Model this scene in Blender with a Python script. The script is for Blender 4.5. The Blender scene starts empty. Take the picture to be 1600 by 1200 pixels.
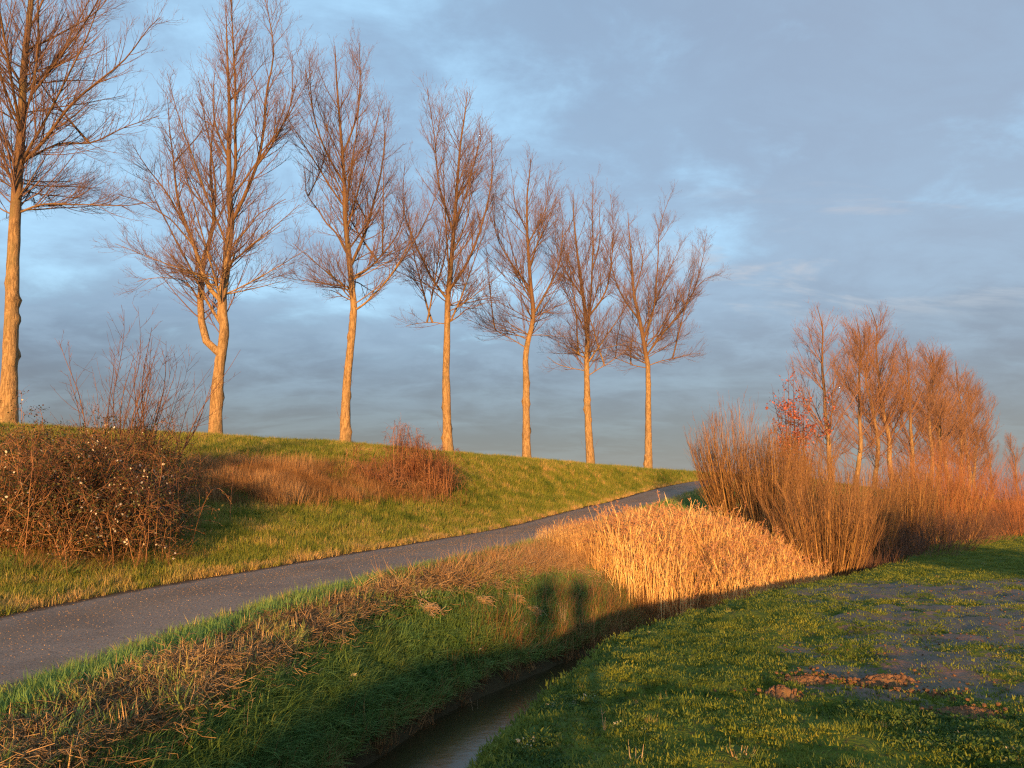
import bpy, math, random
import numpy as np
from mathutils import Vector, noise as mnoise
from mathutils.bvhtree import BVHTree

SC = bpy.context.scene
COL = SC.collection
RNG = np.random.default_rng(11)
random.seed(5)

# ------------------------------------------------------------------ camera
F = 1209.0
PITCH = math.atan(200 / F)
cam = bpy.data.cameras.new("camera")
cam.sensor_width = 36.0
cam.lens = F / 1600 * 36.0
cam.clip_start = 0.1
cam.clip_end = 9000
camo = bpy.data.objects.new("camera", cam)
COL.objects.link(camo)
camo.location = (0, 0, 0)
camo.rotation_euler = (math.pi / 2 + PITCH, 0, 0)
SC.camera = camo

# ------------------------------------------------------------------ light
SUN_EL = math.radians(4.3)
ANTI = math.radians(4.7)            # bearing in which the sunlight travels, from +Y towards +X
ld = Vector((math.sin(ANTI) * math.cos(SUN_EL), math.cos(ANTI) * math.cos(SUN_EL), -math.sin(SUN_EL)))
sun = bpy.data.lights.new("sun", 'SUN')
sun.energy = 5.0
sun.angle = math.radians(1.1)
sun.color = (1.0, 0.49, 0.155)
suno = bpy.data.objects.new("sun", sun)
COL.objects.link(suno)
suno.rotation_euler = ld.to_track_quat('-Z', 'Y').to_euler()

SC.view_settings.view_transform = 'Standard'
SC.view_settings.look = 'None'
SC.view_settings.exposure = 0.85
SC.view_settings.gamma = 1.0
SC.cycles.max_bounces = 6
SC.cycles.transparent_max_bounces = 8
SC.cycles.use_denoising = False
SC.cycles.pixel_filter_type = 'BLACKMAN_HARRIS'
SC.cycles.filter_width = 1.25


class NT:
    """small helper for node trees"""
    def __init__(self, tree):
        self.t = tree
        self.n = tree.nodes
        self.l = tree.links

    def node(self, typ, ins=None, **kw):
        nd = self.n.new(typ)
        for k, v in kw.items():
            setattr(nd, k, v)
        for k, v in (ins or {}).items():
            self.put(nd.inputs[k], v)
        return nd

    def put(self, sock, v):
        if isinstance(v, bpy.types.NodeSocket):
            self.l.new(v, sock)
        elif isinstance(v, bpy.types.Node):
            self.l.new(v.outputs[0], sock)
        else:
            sock.default_value = v

    def math(self, op, a, b=0.0, c=0.0, clamp=False):
        nd = self.n.new('ShaderNodeMath')
        nd.operation = op
        nd.use_clamp = clamp
        for i, v in enumerate((a, b, c)):
            self.put(nd.inputs[i], v)
        return nd.outputs[0]

    def ramp(self, fac, stops, interp='LINEAR'):
        nd = self.n.new('ShaderNodeValToRGB')
        nd.color_ramp.interpolation = interp
        el = nd.color_ramp.elements
        while len(el) < len(stops):
            el.new(0.5)
        for e, (p, c) in zip(el, stops):
            e.position = p
            e.color = (*c, 1) if len(c) == 3 else c
        self.put(nd.inputs[0], fac)
        return nd.outputs[0]

    def sstep(self, x, a, b, lo=0.0, hi=1.0):
        nd = self.n.new('ShaderNodeMapRange')
        nd.interpolation_type = 'SMOOTHSTEP'
        self.put(nd.inputs[0], x)
        for i, v in enumerate((a, b, lo, hi)):
            nd.inputs[i + 1].default_value = v
        return nd.outputs[0]

    def mix(self, fac, a, b, blend='MIX'):
        nd = self.n.new('ShaderNodeMix')
        nd.data_type = 'RGBA'
        nd.blend_type = blend
        self.put(nd.inputs[0], fac)
        for i, v in ((6, a), (7, b)):
            if isinstance(v, tuple):
                v = (*v, 1) if len(v) == 3 else v
            self.put(nd.inputs[i], v)
        return nd.outputs[2]

    def noise(self, vec, scale, detail=4, rough=0.55, dist=0.0):
        nd = self.n.new('ShaderNodeTexNoise')
        nd.inputs['Scale'].default_value = scale
        nd.inputs['Detail'].default_value = detail
        nd.inputs['Roughness'].default_value = rough
        nd.inputs['Distortion'].default_value = dist
        if vec is not None:
            self.put(nd.inputs['Vector'], vec)
        return nd.outputs[0]

    def scaled(self, vec, s):
        nd = self.n.new('ShaderNodeVectorMath')
        nd.operation = 'MULTIPLY'
        self.put(nd.inputs[0], vec)
        nd.inputs[1].default_value = s
        return nd.outputs[0]


# ------------------------------------------------------------------ sky (world)
world = bpy.data.worlds.new("World")
SC.world = world
world.use_nodes = True
w = NT(world.node_tree)
w.n.clear()
sky = w.node('ShaderNodeTexSky', sky_type='NISHITA', sun_disc=False, sun_elevation=SUN_EL,
             sun_rotation=math.pi + ANTI, air_density=1.0, dust_density=1.5, ozone_density=1.5)
tc = w.node('ShaderNodeTexCoord')
nrm = w.node('ShaderNodeVectorMath', {0: tc.outputs['Generated']}, operation='NORMALIZE')
sep = w.node('ShaderNodeSeparateXYZ', {0: nrm.outputs[0]})
X, Y, Z = sep.outputs
zz = w.math('ADD', w.math('MAXIMUM', Z, 0.0), 0.24)
cx = w.math('DIVIDE', X, zz)
cy = w.math('DIVIDE', Y, zz)
cl = w.node('ShaderNodeCombineXYZ', {0: cx, 1: cy, 2: 0.0}).outputs[0]
az = w.math('ARCTAN2', X, Y)
big = w.noise(w.scaled(cl, (1.0, 1.15, 1)), 1.1, 6, 0.55, 0.4)
fine = w.noise(w.scaled(cl, (1.0, 1.3, 1)), 3.6, 8, 0.62, 0.3)
wisp = w.noise(w.scaled(cl, (0.8, 2.2, 1)), 2.2, 7, 0.6, 0.5)
# cover: denser to the right and near the horizon
elev = w.math('ARCSINE', Z)
cov = w.math('ADD', w.math('MULTIPLY', big, 0.95), w.math('MULTIPLY', fine, 0.72))
cov = w.math('ADD', cov, w.math('MULTIPLY', w.sstep(az, 0.0, 0.42), 0.22))
cov = w.math('ADD', cov, w.sstep(elev, 0.30, 0.10, 0.0, 0.30))
cmask = w.sstep(cov, 0.64, 0.99)
hz = w.sstep(w.math('ADD', elev, w.math('MULTIPLY', w.math('SUBTRACT', fine, 0.5), 0.12)), 0.08, 0.34)
cloud_low = w.mix(w.sstep(az, -0.2, 0.6), (0.056, 0.053, 0.098), (0.086, 0.083, 0.128))
cloud_hi = w.mix(w.sstep(az, -0.3, 0.6), (0.160, 0.235, 0.345), (0.195, 0.240, 0.320))
cloud = w.mix(hz, cloud_low, cloud_hi)
cloud = w.mix(w.math('MULTIPLY', w.sstep(fine, 0.38, 0.68, 0.0, 0.35), w.sstep(elev, 0.06, 0.26)), cloud, (0.22, 0.31, 0.42))
# low thin band of paler sky near the horizon
band = w.math('MULTIPLY', w.sstep(wisp, 0.46, 0.66), w.sstep(elev, 0.42, 0.2))
cloud = w.mix(w.math('MULTIPLY', band, 0.20), cloud, (0.18, 0.25, 0.33))
cloud = w.mix(w.sstep(elev, 0.10, 0.03, 0.0, 0.5), cloud, (0.14, 0.155, 0.205))
blue_hi = w.mix(hz, (0.26, 0.42, 0.54), (0.275, 0.455, 0.625))
nish = w.mix(0.13, blue_hi, sky.outputs[0], 'MIX')
col = w.mix(cmask, blue_hi, cloud)
# pale cloud wisp with a warm tint, right of centre
pink = w.math('MULTIPLY', w.sstep(wisp, 0.50, 0.64), w.math('MULTIPLY', w.sstep(az, 0.15, 0.3), w.math('MULTIPLY', w.sstep(elev, 0.2, 0.27), w.sstep(elev, 0.42, 0.33))))
col = w.mix(w.math('MULTIPLY', pink, 0.8), col, (0.32, 0.31, 0.335))
bg1 = w.node('ShaderNodeBackground', {0: col, 1: 0.80})
bg2 = w.node('ShaderNodeBackground', {0: sky.outputs[0], 1: 0.042})
ad = w.node('ShaderNodeAddShader', {0: bg1.outputs[0], 1: bg2.outputs[0]})
w.node('ShaderNodeOutputWorld', {0: ad.outputs[0]})


# ------------------------------------------------------------------ helpers
def tag(o, label=None, cat=None, group=None, kind=None):
    if label: o["label"] = label
    if cat: o["category"] = cat
    if group: o["group"] = group
    if kind: o["kind"] = kind
    return o


def empty(name, loc, **kw):
    o = bpy.data.objects.new(name, None)
    o.location = loc
    COL.objects.link(o)
    return tag(o, **kw)


def unproj(px, py, Yw):
    a = (px - 800) / F; b = (600 - py) / F
    y = math.cos(PITCH) - b * math.sin(PITCH)
    z = math.sin(PITCH) + b * math.cos(PITCH)
    t = Yw / y
    return np.array((a * t, Yw, z * t))


def proj(P):
    P = np.asarray(P)
    d = P[..., 1] * math.cos(PITCH) + P[..., 2] * math.sin(PITCH)
    u = -P[..., 1] * math.sin(PITCH) + P[..., 2] * math.cos(PITCH)
    d = np.where(np.abs(d) < 1e-4, 1e-4, d)
    return 800 + F * P[..., 0] / d, 600 - F * u / d, d


def make_mesh(name, V, polys, mat=None, parent=None, smooth=True, link=True, loc=(0, 0, 0), mat_idx=None):
    """V (n,3); polys: list of arrays (m,k) of equal-size polygons"""
    me = bpy.data.meshes.new(name)
    V = np.asarray(V, dtype=np.float32) - np.asarray(loc, dtype=np.float32)
    me.vertices.add(len(V))
    me.vertices.foreach_set("co", V.ravel())
    loops = np.concatenate([p.ravel() for p in polys]).astype(np.int32)
    tot = np.concatenate([np.full(len(p), p.shape[1], np.int32) for p in polys])
    start = np.concatenate(([0], np.cumsum(tot)[:-1])).astype(np.int32)
    me.loops.add(len(loops))
    me.loops.foreach_set("vertex_index", loops)
    me.polygons.add(len(tot))
    me.polygons.foreach_set("loop_start", start)
    me.polygons.foreach_set("loop_total", tot)
    if smooth:
        me.polygons.foreach_set("use_smooth", np.ones(len(tot), bool))
    for m in (mat if isinstance(mat, (list, tuple)) else [mat]):
        if m: me.materials.append(m)
    if mat_idx is not None:
        me.polygons.foreach_set("material_index", np.asarray(mat_idx, np.int32))
    me.update(calc_edges=True)
    o = bpy.data.objects.new(name, me)
    if link:
        COL.objects.link(o)
    if parent:
        o.parent = parent
        o.location = np.asarray(loc) - np.asarray(parent.location)
    else:
        o.location = loc
    return o


def norm(v):
    return v / np.maximum(np.linalg.norm(v, axis=-1, keepdims=True), 1e-9)


def tubes(P, R, sides):
    """P (M,N,3) polylines, R (M,N) radii -> verts, quads"""
    M, N, _ = P.shape
    T = np.gradient(P, axis=1)
    T = norm(T)
    mean = norm(T.mean(axis=1))
    ref = np.where(np.abs(mean[:, 2:3]) < 0.8, np.array([[0, 0, 1.0]]), np.array([[1.0, 0.13, 0]]))
    A = norm(np.cross(T, ref[:, None, :]))
    B = np.cross(T, A)
    ang = np.arange(sides) / sides * 2 * np.pi
    V = P[:, :, None, :] + R[:, :, None, None] * (A[:, :, None, :] * np.cos(ang)[None, None, :, None] + B[:, :, None, :] * np.sin(ang)[None, None, :, None])
    V = V.reshape(-1, 3)
    base = (np.arange(M) * N * sides)[:, None, None]
    i = (np.arange(N - 1) * sides)[None, :, None]
    j = np.arange(sides)[None, None, :]
    j2 = (j + 1) % sides
    Q = np.stack([base + i + j, base + i + j2, base + i + sides + j2, base + i + sides + j], -1).reshape(-1, 4)
    return V, Q


class Geo:
    def __init__(self):
        self.V = []; self.Q = []; self.n = 0; self.mi = []

    def add(self, V, Q, mi=0):
        self.V.append(np.asarray(V)); self.Q.append(np.asarray(Q) + self.n); self.n += len(V)
        self.mi.append(np.full(len(Q), mi))
        return self

    def tubes(self, P, R, sides, mi=0):
        if len(P): self.add(*tubes(P, R, sides), mi)
        return self

    def build(self, name, mat, parent=None, **kw):
        by = {}
        polys = []; mis = []
        for q, m in zip(self.Q, self.mi):
            polys.append(q); mis.append(m)
        return make_mesh(name, np.concatenate(self.V), polys, mat, parent, mat_idx=np.concatenate(mis), **kw)


def leaves(C, D, S, Wd, fold=0.15, rng=RNG):
    """flat pointed leaves: C centre(M,3), D direction, S length, Wd width -> verts, quads"""
    D = norm(D)
    r = rng.normal(size=D.shape)
    A = norm(np.cross(D, r))
    Nn = np.cross(D, A)
    S = S[:, None]; Wd = Wd[:, None]
    p0 = C; p1 = C + D * S * 0.45 + A * Wd * 0.5 + Nn * fold * Wd
    p2 = C + D * S; p3 = C + D * S * 0.45 - A * Wd * 0.5 + Nn * fold * Wd
    V = np.stack([p0, p1, p2, p3], 1).reshape(-1, 3)
    Q = np.arange(len(V)).reshape(-1, 4)
    return V, Q


def resample(pts, n):
    pts = np.asarray(pts, float)
    # smooth by Catmull-Rom then resample by arc length
    k = len(pts)
    if k > 2:
        ext = np.vstack([2 * pts[0] - pts[1], pts, 2 * pts[-1] - pts[-2]])
        out = []
        for i in range(1, k):
            p0, p1, p2, p3 = ext[i - 1], ext[i], ext[i + 1], ext[i + 2]
            for t in np.linspace(0, 1, 8, endpoint=False):
                out.append(0.5 * ((2 * p1) + (-p0 + p2) * t + (2 * p0 - 5 * p1 + 4 * p2 - p3) * t * t + (-p0 + 3 * p1 - 3 * p2 + p3) * t ** 3))
        out.append(pts[-1])
        pts = np.array(out)
    s = np.concatenate([[0], np.cumsum(np.linalg.norm(np.diff(pts, axis=0), axis=1))])
    q = np.linspace(0, s[-1], n)
    return np.stack([np.interp(q, s, pts[:, c]) for c in range(3)], 1)


def grow(P, R, per_m, t0, t1, ang, length, n, up=0.3, wob=0.08, rratio=0.55, rmin=0.004, rng=RNG, len_fall=0.5, droop=0.0, jitter=0.35, maxn=None):
    """children of polylines P (M,N,3) with radii R (M,N)."""
    M, N, _ = P.shape
    L = np.linalg.norm(np.diff(P, axis=1), axis=2).sum(1)
    cnt = rng.poisson(np.maximum(L * per_m * (t1 - t0), 0))
    idx = np.repeat(np.arange(M), cnt)
    if maxn and len(idx) > maxn:
        idx = rng.choice(idx, maxn, replace=False)
    K = len(idx)
    if K == 0:
        return np.zeros((0, n, 3)), np.zeros((0, n))
    t = t0 + (t1 - t0) * rng.random(K)
    f = t * (N - 1)
    i = np.minimum(f.astype(int), N - 2)
    fr = (f - i)[:, None]
    p = P[idx, i] * (1 - fr) + P[idx, i + 1] * fr
    tg = norm(P[idx, i + 1] - P[idx, i])
    r = R[idx, i] * (1 - fr[:, 0]) + R[idx, i + 1] * fr[:, 0]
    rnd = rng.normal(size=(K, 3))
    perp = norm(np.cross(tg, rnd))
    a = np.radians(rng.uniform(ang[0], ang[1], K))[:, None]
    d = norm(tg * np.cos(a) + perp * np.sin(a))
    ln = (length[0] + (length[1] - length[0]) * rng.random(K)) * (1 - len_fall * t)
    if length[2] > 0:
        ln = ln + length[2] * L[idx] * (1 - t) * rng.uniform(0.6, 1.1, K)
    step = (ln / (n - 1))[:, None]
    out = np.zeros((K, n, 3))
    out[:, 0] = p
    cur = p.copy()
    for s in range(1, n):
        d = norm(d + np.array([0, 0, 1.0]) * (up - droop * s / n) / n * 2 + rng.normal(size=(K, 3)) * wob)
        cur = cur + d * step
        out[:, s] = cur
    r0 = np.minimum(np.maximum(r * rratio, rmin), np.maximum(0.0065 * ln ** 1.1 + rmin, rmin))
    rad = r0[:, None] * np.linspace(1, 0.3, n)[None] 
    rad = np.maximum(rad, rmin * 0.55)
    return out, rad


# ------------------------------------------------------------------ materials
def new_mat(name):
    m = bpy.data.materials.new(name)
    m.use_nodes = True
    m.node_tree.nodes.clear()
    return m, NT(m.node_tree)


def finish(t, color, rough=0.8, bump=None, bump_str=0.3, bump_dist=0.02, spec=0.3, transl=0.0, tcol=None):
    b = t.node('ShaderNodeBsdfPrincipled', {'Base Color': color, 'Roughness': rough, 'Specular IOR Level': spec})
    if bump is not None:
        bp = t.node('ShaderNodeBump', {'Height': bump, 'Strength': bump_str, 'Distance': bump_dist})
        t.l.new(bp.outputs[0], b.inputs['Normal'])
    out = b.outputs[0]
    if transl > 0:
        tr = t.node('ShaderNodeBsdfTranslucent', {0: tcol if tcol is not None else color})
        mx = t.node('ShaderNodeMixShader', {0: transl, 1: out, 2: tr.outputs[0]})
        out = mx.outputs[0]
    t.node('ShaderNodeOutputMaterial', {0: out})
    return b


def mat_bark(name, c1, c2, c3, scale=1.0, upper=None):
    m, t = new_mat(name)
    tc = t.node('ShaderNodeTexCoord').outputs['Object']
    st = t.scaled(tc, (6 * scale, 6 * scale, 1.1 * scale))
    n1 = t.noise(st, 3.0, 6, 0.65, 0.6)
    n2 = t.noise(tc, 0.9, 4, 0.6)
    n3 = t.noise(t.scaled(tc, (9, 9, 9)), 2.0, 4, 0.6)
    c = t.mix(t.sstep(n1, 0.38, 0.62), c2, c1)
    c = t.mix(t.sstep(n2, 0.50, 0.68, 0.0, 0.6), c, c3)
    if upper:
        zc = t.node('ShaderNodeSeparateXYZ', {0: tc}).outputs[2]
        c = t.mix(t.sstep(t.math('ADD', zc, t.math('MULTIPLY', n2, 3.0)), upper[0], upper[1], 0.0, 0.9), c, t.mix(n1, (0.105, 0.066, 0.045), (0.20, 0.122, 0.072)))
    c = t.mix(t.sstep(n3, 0.58, 0.72, 0.0, 0.35), c, (0.20, 0.21, 0.12))
    n4 = t.noise(t.scaled(tc, (5, 5, 22)), 1.3, 3, 0.6)
    c = t.mix(t.sstep(n4, 0.60, 0.70, 0.0, 0.75), c, (0.09, 0.062, 0.035))
    n5 = t.noise(t.scaled(tc, (2.2, 2.2, 0.5)), 1.0, 4, 0.6)
    c = t.mix(t.sstep(n5, 0.55, 0.66, 0.0, 0.5), c, (0.17, 0.15, 0.075))
    h = t.math('ADD', n1, t.math('MULTIPLY', n3, 0.4))
    finish(t, c, 0.85, h, 0.8, 0.05, 0.2)
    return m


def mat_simple(name, ca, cb, scale=3.0, rough=0.75, transl=0.0, spec=0.25, obj_random=0.0, cc=None):
    m, t = new_mat(name)
    tc = t.node('ShaderNodeTexCoord').outputs['Object']
    n = t.noise(tc, scale, 3, 0.6)
    c = t.mix(t.sstep(n, 0.35, 0.65), ca, cb)
    if cc is not None:
        n2 = t.noise(tc, scale * 3.7, 2, 0.5)
        c = t.mix(t.sstep(n2, 0.52, 0.62), c, cc)
    if obj_random:
        g = t.node('ShaderNodeNewGeometry')
        hsv = t.node('ShaderNodeHueSaturation', {'Color': c, 'Value': t.sstep(g.outputs['Random Per Island'], 0, 1, 1 - obj_random, 1 + obj_random)})
        c = hsv.outputs[0]
    finish(t, c, rough, spec=spec, transl=transl)
    return m


def mat_tint(name, stops, rough=0.65, transl=0.25, island=0.25, attr='tint', spec=0.25):
    """colour by the instance's own tint (green .. straw), varied by blade"""
    m, t = new_mat(name)
    at = t.node('ShaderNodeAttribute', attribute_name=attr, attribute_type='INSTANCER')
    g = t.node('ShaderNodeNewGeometry')
    oi = t.node('ShaderNodeObjectInfo')
    f = t.math('ADD', at.outputs['Fac'], t.math('MULTIPLY', t.math('SUBTRACT', g.outputs['Random Per Island'], 0.5), island))
    f = t.math('ADD', f, t.math('MULTIPLY', t.math('SUBTRACT', oi.outputs['Random'], 0.5), 0.12), clamp=True)
    c = t.ramp(f, stops)
    finish(t, c, rough, spec=spec, transl=transl)
    return m


M_bark = mat_bark("pale_bark", (0.43, 0.30, 0.15), (0.20, 0.135, 0.068), (0.29, 0.22, 0.12), upper=(8.0, 11.5))
M_limb = mat_bark("limb_bark", (0.26, 0.165, 0.095), (0.15, 0.095, 0.06), (0.20, 0.14, 0.09))
M_twig = mat_simple("twig_bark", (0.150, 0.098, 0.086), (0.200, 0.130, 0.105), 0.8, 0.7)
M_far_twig = mat_simple("far_twig_bark", (0.23, 0.128, 0.078), (0.28, 0.160, 0.095), 0.3, 0.75)
M_willow = mat_simple("willow_stem", (0.26, 0.155, 0.056), (0.38, 0.235, 0.085), 1.2, 0.6, obj_random=0.35)
M_willow_tip = mat_simple("willow_tip", (0.19, 0.105, 0.050), (0.27, 0.150, 0.068), 0.8, 0.65, obj_random=0.25)
M_orange_twig = mat_simple("orange_twig", (0.37, 0.165, 0.07), (0.28, 0.12, 0.055), 0.6, 0.7, obj_random=0.3)
M_red_stem = mat_simple("red_brown_stem", (0.19, 0.080, 0.040), (0.31, 0.16, 0.075), 1.5, 0.65, obj_random=0.4)
M_bramble = mat_simple("bramble_stem", (0.15, 0.070, 0.038), (0.33, 0.18, 0.080), 1.2, 0.65, obj_random=0.45)
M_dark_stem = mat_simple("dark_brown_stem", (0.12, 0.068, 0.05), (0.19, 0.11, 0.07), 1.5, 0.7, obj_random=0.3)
M_dark_leaf = mat_simple("dark_green_leaf", (0.035, 0.055, 0.018), (0.08, 0.085, 0.028), 3, 0.5, 0.2, obj_random=0.4, cc=(0.14, 0.065, 0.03))
M_pale_leaf = mat_simple("pale_cream_leaf", (0.62, 0.56, 0.42), (0.72, 0.68, 0.56), 3, 0.6, 0.2, obj_random=0.15)
M_brown_leaf = mat_simple("russet_leaf", (0.46, 0.15, 0.10), (0.36, 0.12, 0.07), 2, 0.6, 0.25, obj_random=0.35)
M_straw = mat_simple("dry_straw", (0.52, 0.37, 0.19), (0.38, 0.25, 0.12), 3, 0.7, 0.1, obj_random=0.35)
M_grass = mat_tint("grass_blade", [(0.0, (0.055, 0.110, 0.020)), (0.3, (0.150, 0.215, 0.032)), (0.55, (0.28, 0.305, 0.052)), (0.78, (0.48, 0.37, 0.13)), (1.0, (0.62, 0.42, 0.19))])
M_bank = mat_tint("bank_grass_blade", [(0.0, (0.105, 0.24, 0.072)), (0.3, (0.185, 0.32, 0.085)), (0.55, (0.24, 0.31, 0.075)), (0.78, (0.42, 0.36, 0.14)), (1.0, (0.56, 0.40, 0.19))])
M_moss = mat_tint("moss_turf_blade", [(0.0, (0.080, 0.130, 0.020)), (0.4, (0.170, 0.220, 0.030)), (0.7, (0.275, 0.280, 0.042)), (1.0, (0.36, 0.30, 0.08))], island=0.12)
M_dry = mat_tint("dry_grass_blade", [(0.0, (0.15, 0.085, 0.035)), (0.35, (0.27, 0.145, 0.06)), (0.7, (0.40, 0.23, 0.095)), (1.0, (0.52, 0.35, 0.17))], island=0.5)
M_reed = mat_tint("reed_stalk", [(0.0, (0.34, 0.19, 0.08)), (0.35, (0.66, 0.42, 0.16)), (0.7, (0.84, 0.57, 0.22)), (1.0, (0.88, 0.66, 0.29))], island=0.55, transl=0.06)
M_plume = mat_tint("reed_plume", [(0.0, (0.38, 0.18, 0.085)), (1.0, (0.60, 0.33, 0.16))], island=0.5)
M_leafy = mat_tint("leafy_herb", [(0.0, (0.028, 0.075, 0.016)), (0.5, (0.06, 0.125, 0.028)), (0.85, (0.16, 0.20, 0.06)), (1.0, (0.55, 0.52, 0.36))], island=0.35)
M_litter = mat_tint("dead_litter", [(0.0, (0.085, 0.058, 0.03)), (0.5, (0.27, 0.175, 0.080)), (1.0, (0.50, 0.35, 0.165))], island=0.8, transl=0.05)
M_clod = mat_bark("red_clod_soil", (0.26, 0.145, 0.075), (0.15, 0.085, 0.045), (0.21, 0.115, 0.06), 2.0)

# ------------------------------------------------------------------ terrain
# stations along the place; every lane is a curve through them
N_ = [(-90, -260), (-9, -30), (-2.6, -4), (-1.0, 1.5), (-.12, 5.4), (.37, 7.4), (1.83, 11.4), (4.9, 16), (9.9, 22.3), (15.0, 29.6), (19.5, 36.6), (24.0, 43.5), (32.5, 53.5), (42, 64), (95, 115), (220, 240), (1500, 2600)]
B_ = [(-96, -258, -1.5), (-13.6, -28, -1.5), (-5.0, -3.5, -1.5), (-3.4, 2.6, -1.5), (-2.65, 6.4, -1.44), (-2.35, 9.1, -1.32), (-1.95, 12.2, -1.2), (.75, 17.8, -1.18), (5.6, 25.2, -1.12), (10.4, 32.6, -1.0), (14.6, 39.6, -.9), (18.9, 46.4, -.8), (27.0, 56.6, -.7), (36.8, 67.2, -.6), (89, 118, -.5), (214, 245, -.5), (1480, 2610, -.5)]
R_ = [(-108, -255, -1.6), (-15.5, -27, -1.6), (-7.0, -3.2, -1.6), (-5.95, 3.0, -1.57), (-5.6, 8.0, -1.46), (-4.75, 12.0, -1.27), (-2.75, 16.6, -1.01), (-.85, 21.8, -.8), (1.3, 28.5, -.54), (4.1, 36, .04), (7.0, 42.2, .62), (9.95, 48.2, 1.32), (13.7, 55.2, 2.05), (20.0, 67.0, 2.85), (52, 118, 3.0), (150, 262, 3.0), (1400, 2640, 3.0)]
C_ = [(-150, -230, 3), (-62, -14, 3), (-36, 10.5, 3), (-28, 19, 3), (-22.2, 24.2, 3), (-17.0, 28.4, 3), (-11.8, 31.7, 3), (-7.8, 34.9, 3), (-4.6, 39.0, 3), (-1.2, 43.0, 3), (2.8, 48.0, 3), (6.6, 53.3, 3), (10.9, 59.3, 3.05), (17.3, 71.2, 3.35), (46, 123, 3.5), (144, 270, 3.5), (1390, 2650, 3.5)]
NS = len(N_)
ST = np.concatenate([[0], np.cumsum(np.linalg.norm(np.diff(np.array(R_)[:, :2], axis=0), axis=1))])
SEG = [4, 10, 18, 16, 16, 28, 34, 36, 30, 28, 28, 28, 28, 28, 14, 8]
U = []
for i, k in enumerate(SEG):
    U += list(np.linspace(ST[i], ST[i + 1], k, endpoint=False))
U.append(ST[-1])
U = np.array(U)


def hermite(pts, u=U):
    pts = np.asarray(pts, float)
    h = np.diff(ST)[:, None]
    dl = np.diff(pts, axis=0) / h
    m = np.zeros_like(pts)
    m[0], m[-1] = dl[0], dl[-1]
    m[1:-1] = (dl[:-1] * h[1:] + dl[1:] * h[:-1]) / (h[1:] + h[:-1])
    i = np.clip(np.searchsorted(ST, u, side='right') - 1, 0, NS - 2)
    hh = h[i]
    t = ((u - ST[i]) / hh[:, 0])[:, None]
    return ((2 * t ** 3 - 3 * t ** 2 + 1) * pts[i] + (t ** 3 - 2 * t ** 2 + t) * hh * m[i] + (-2 * t ** 3 + 3 * t ** 2) * pts[i + 1] + (t ** 3 - t ** 2) * hh * m[i + 1])


def leftn(c):
    tg = norm(np.gradient(c[:, :2], axis=0))
    return np.stack([-tg[:, 1], tg[:, 0], 0 * tg[:, 0]], 1)


def withz(c, z):
    return np.column_stack([c[:, 0], c[:, 1], np.full(len(c), z) if np.isscalar(z) else z])


Nc = withz(hermite(N_), -1.66)
Bc = hermite(B_)
Rc = hermite(R_)
Cc = hermite(C_)
nN, nR = leftn(Nc), leftn(Rc)
far = np.array([0.8, -0.6, 0])
RW = 1.5
Rn = Rc - nR * RW
Rf = Rc + nR * RW
toe = Rf + nR * 0.45
toc = norm((toe - Cc) * [1, 1, 0])
brow = Cc + toc * 0.9 + [0, 0, -0.06]


def lerp(a, b, t):
    return a * (1 - t) + b * t


def off(c, v, d, z):
    o = c + v * d
    o[:, 2] = z
    return o


dz = lambda c, z: c + np.array([0, 0, z])
W_ = off(Nc, nN, 2.15, -2.6)
LANES = [off(Nc, far, 2500, -1.6), off(Nc, far, 300, -1.6), off(Nc, far, 40, -1.6), off(Nc, far, 14, -1.62), off(Nc, far, 5, -1.60), off(Nc, far, 1.1, -1.58), Nc,
         off(Nc, nN, .75, -2.62), off(Nc, nN, 1.6, -2.95), W_,
         dz(lerp(W_, Bc, 0.5), 0.10), Bc,
         dz(lerp(Bc, Rn, 0.55), 0.03), dz(Rn - nR * 0.06, -0.005), dz(Rc, -0.05), dz(Rf + nR * 0.06, -0.005), toe,
         dz(lerp(toe, brow, .25), -.10), dz(lerp(toe, brow, .5), 0.02), dz(lerp(toe, brow, .75), .16), brow, Cc,
         off(Cc, -far, 5, Cc[:, 2]), off(Cc, -far, 17, -0.5), off(Cc, -far, 60, -1), off(Cc, -far, 400, -1), off(Cc, -far, 2500, -1)]
SUB = [3, 6, 18, 36, 50, 14, 7, 4, 5, 9, 12, 8, 5, 4, 4, 3, 10, 12, 12, 8, 4, 6, 8, 8, 6, 4]
rows = []; lane = []
for k in range(len(LANES) - 1):
    for j in range(SUB[k]):
        t = j / SUB[k]
        rows.append(lerp(LANES[k], LANES[k + 1], t)); lane.append(k + t)
rows.append(LANES[-1]); lane.append(len(LANES) - 1)
G = np.stack(rows, 1)             # (u, lane, 3)
lane = np.array(lane)
LN = np.broadcast_to(lane[None, :], G.shape[:2])
# round off the kinks across lanes (not under the road)
sm = G[:, :, 2].copy()
for _ in range(2):
    s2 = sm.copy()
    s2[:, 1:-1] = (sm[:, :-2] + 2 * sm[:, 1:-1] + sm[:, 2:]) / 4
    keep = (lane > 12.6) & (lane < 15.4)
    s2[:, keep] = sm[:, keep]
    sm = s2
G[:, :, 2] = sm


def fbm(x, y, z=0.0, o=3):
    return mnoise.fractal(Vector((x, y, z)), 1.0, 2.0, o, noise_basis='PERLIN_ORIGINAL')


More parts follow.
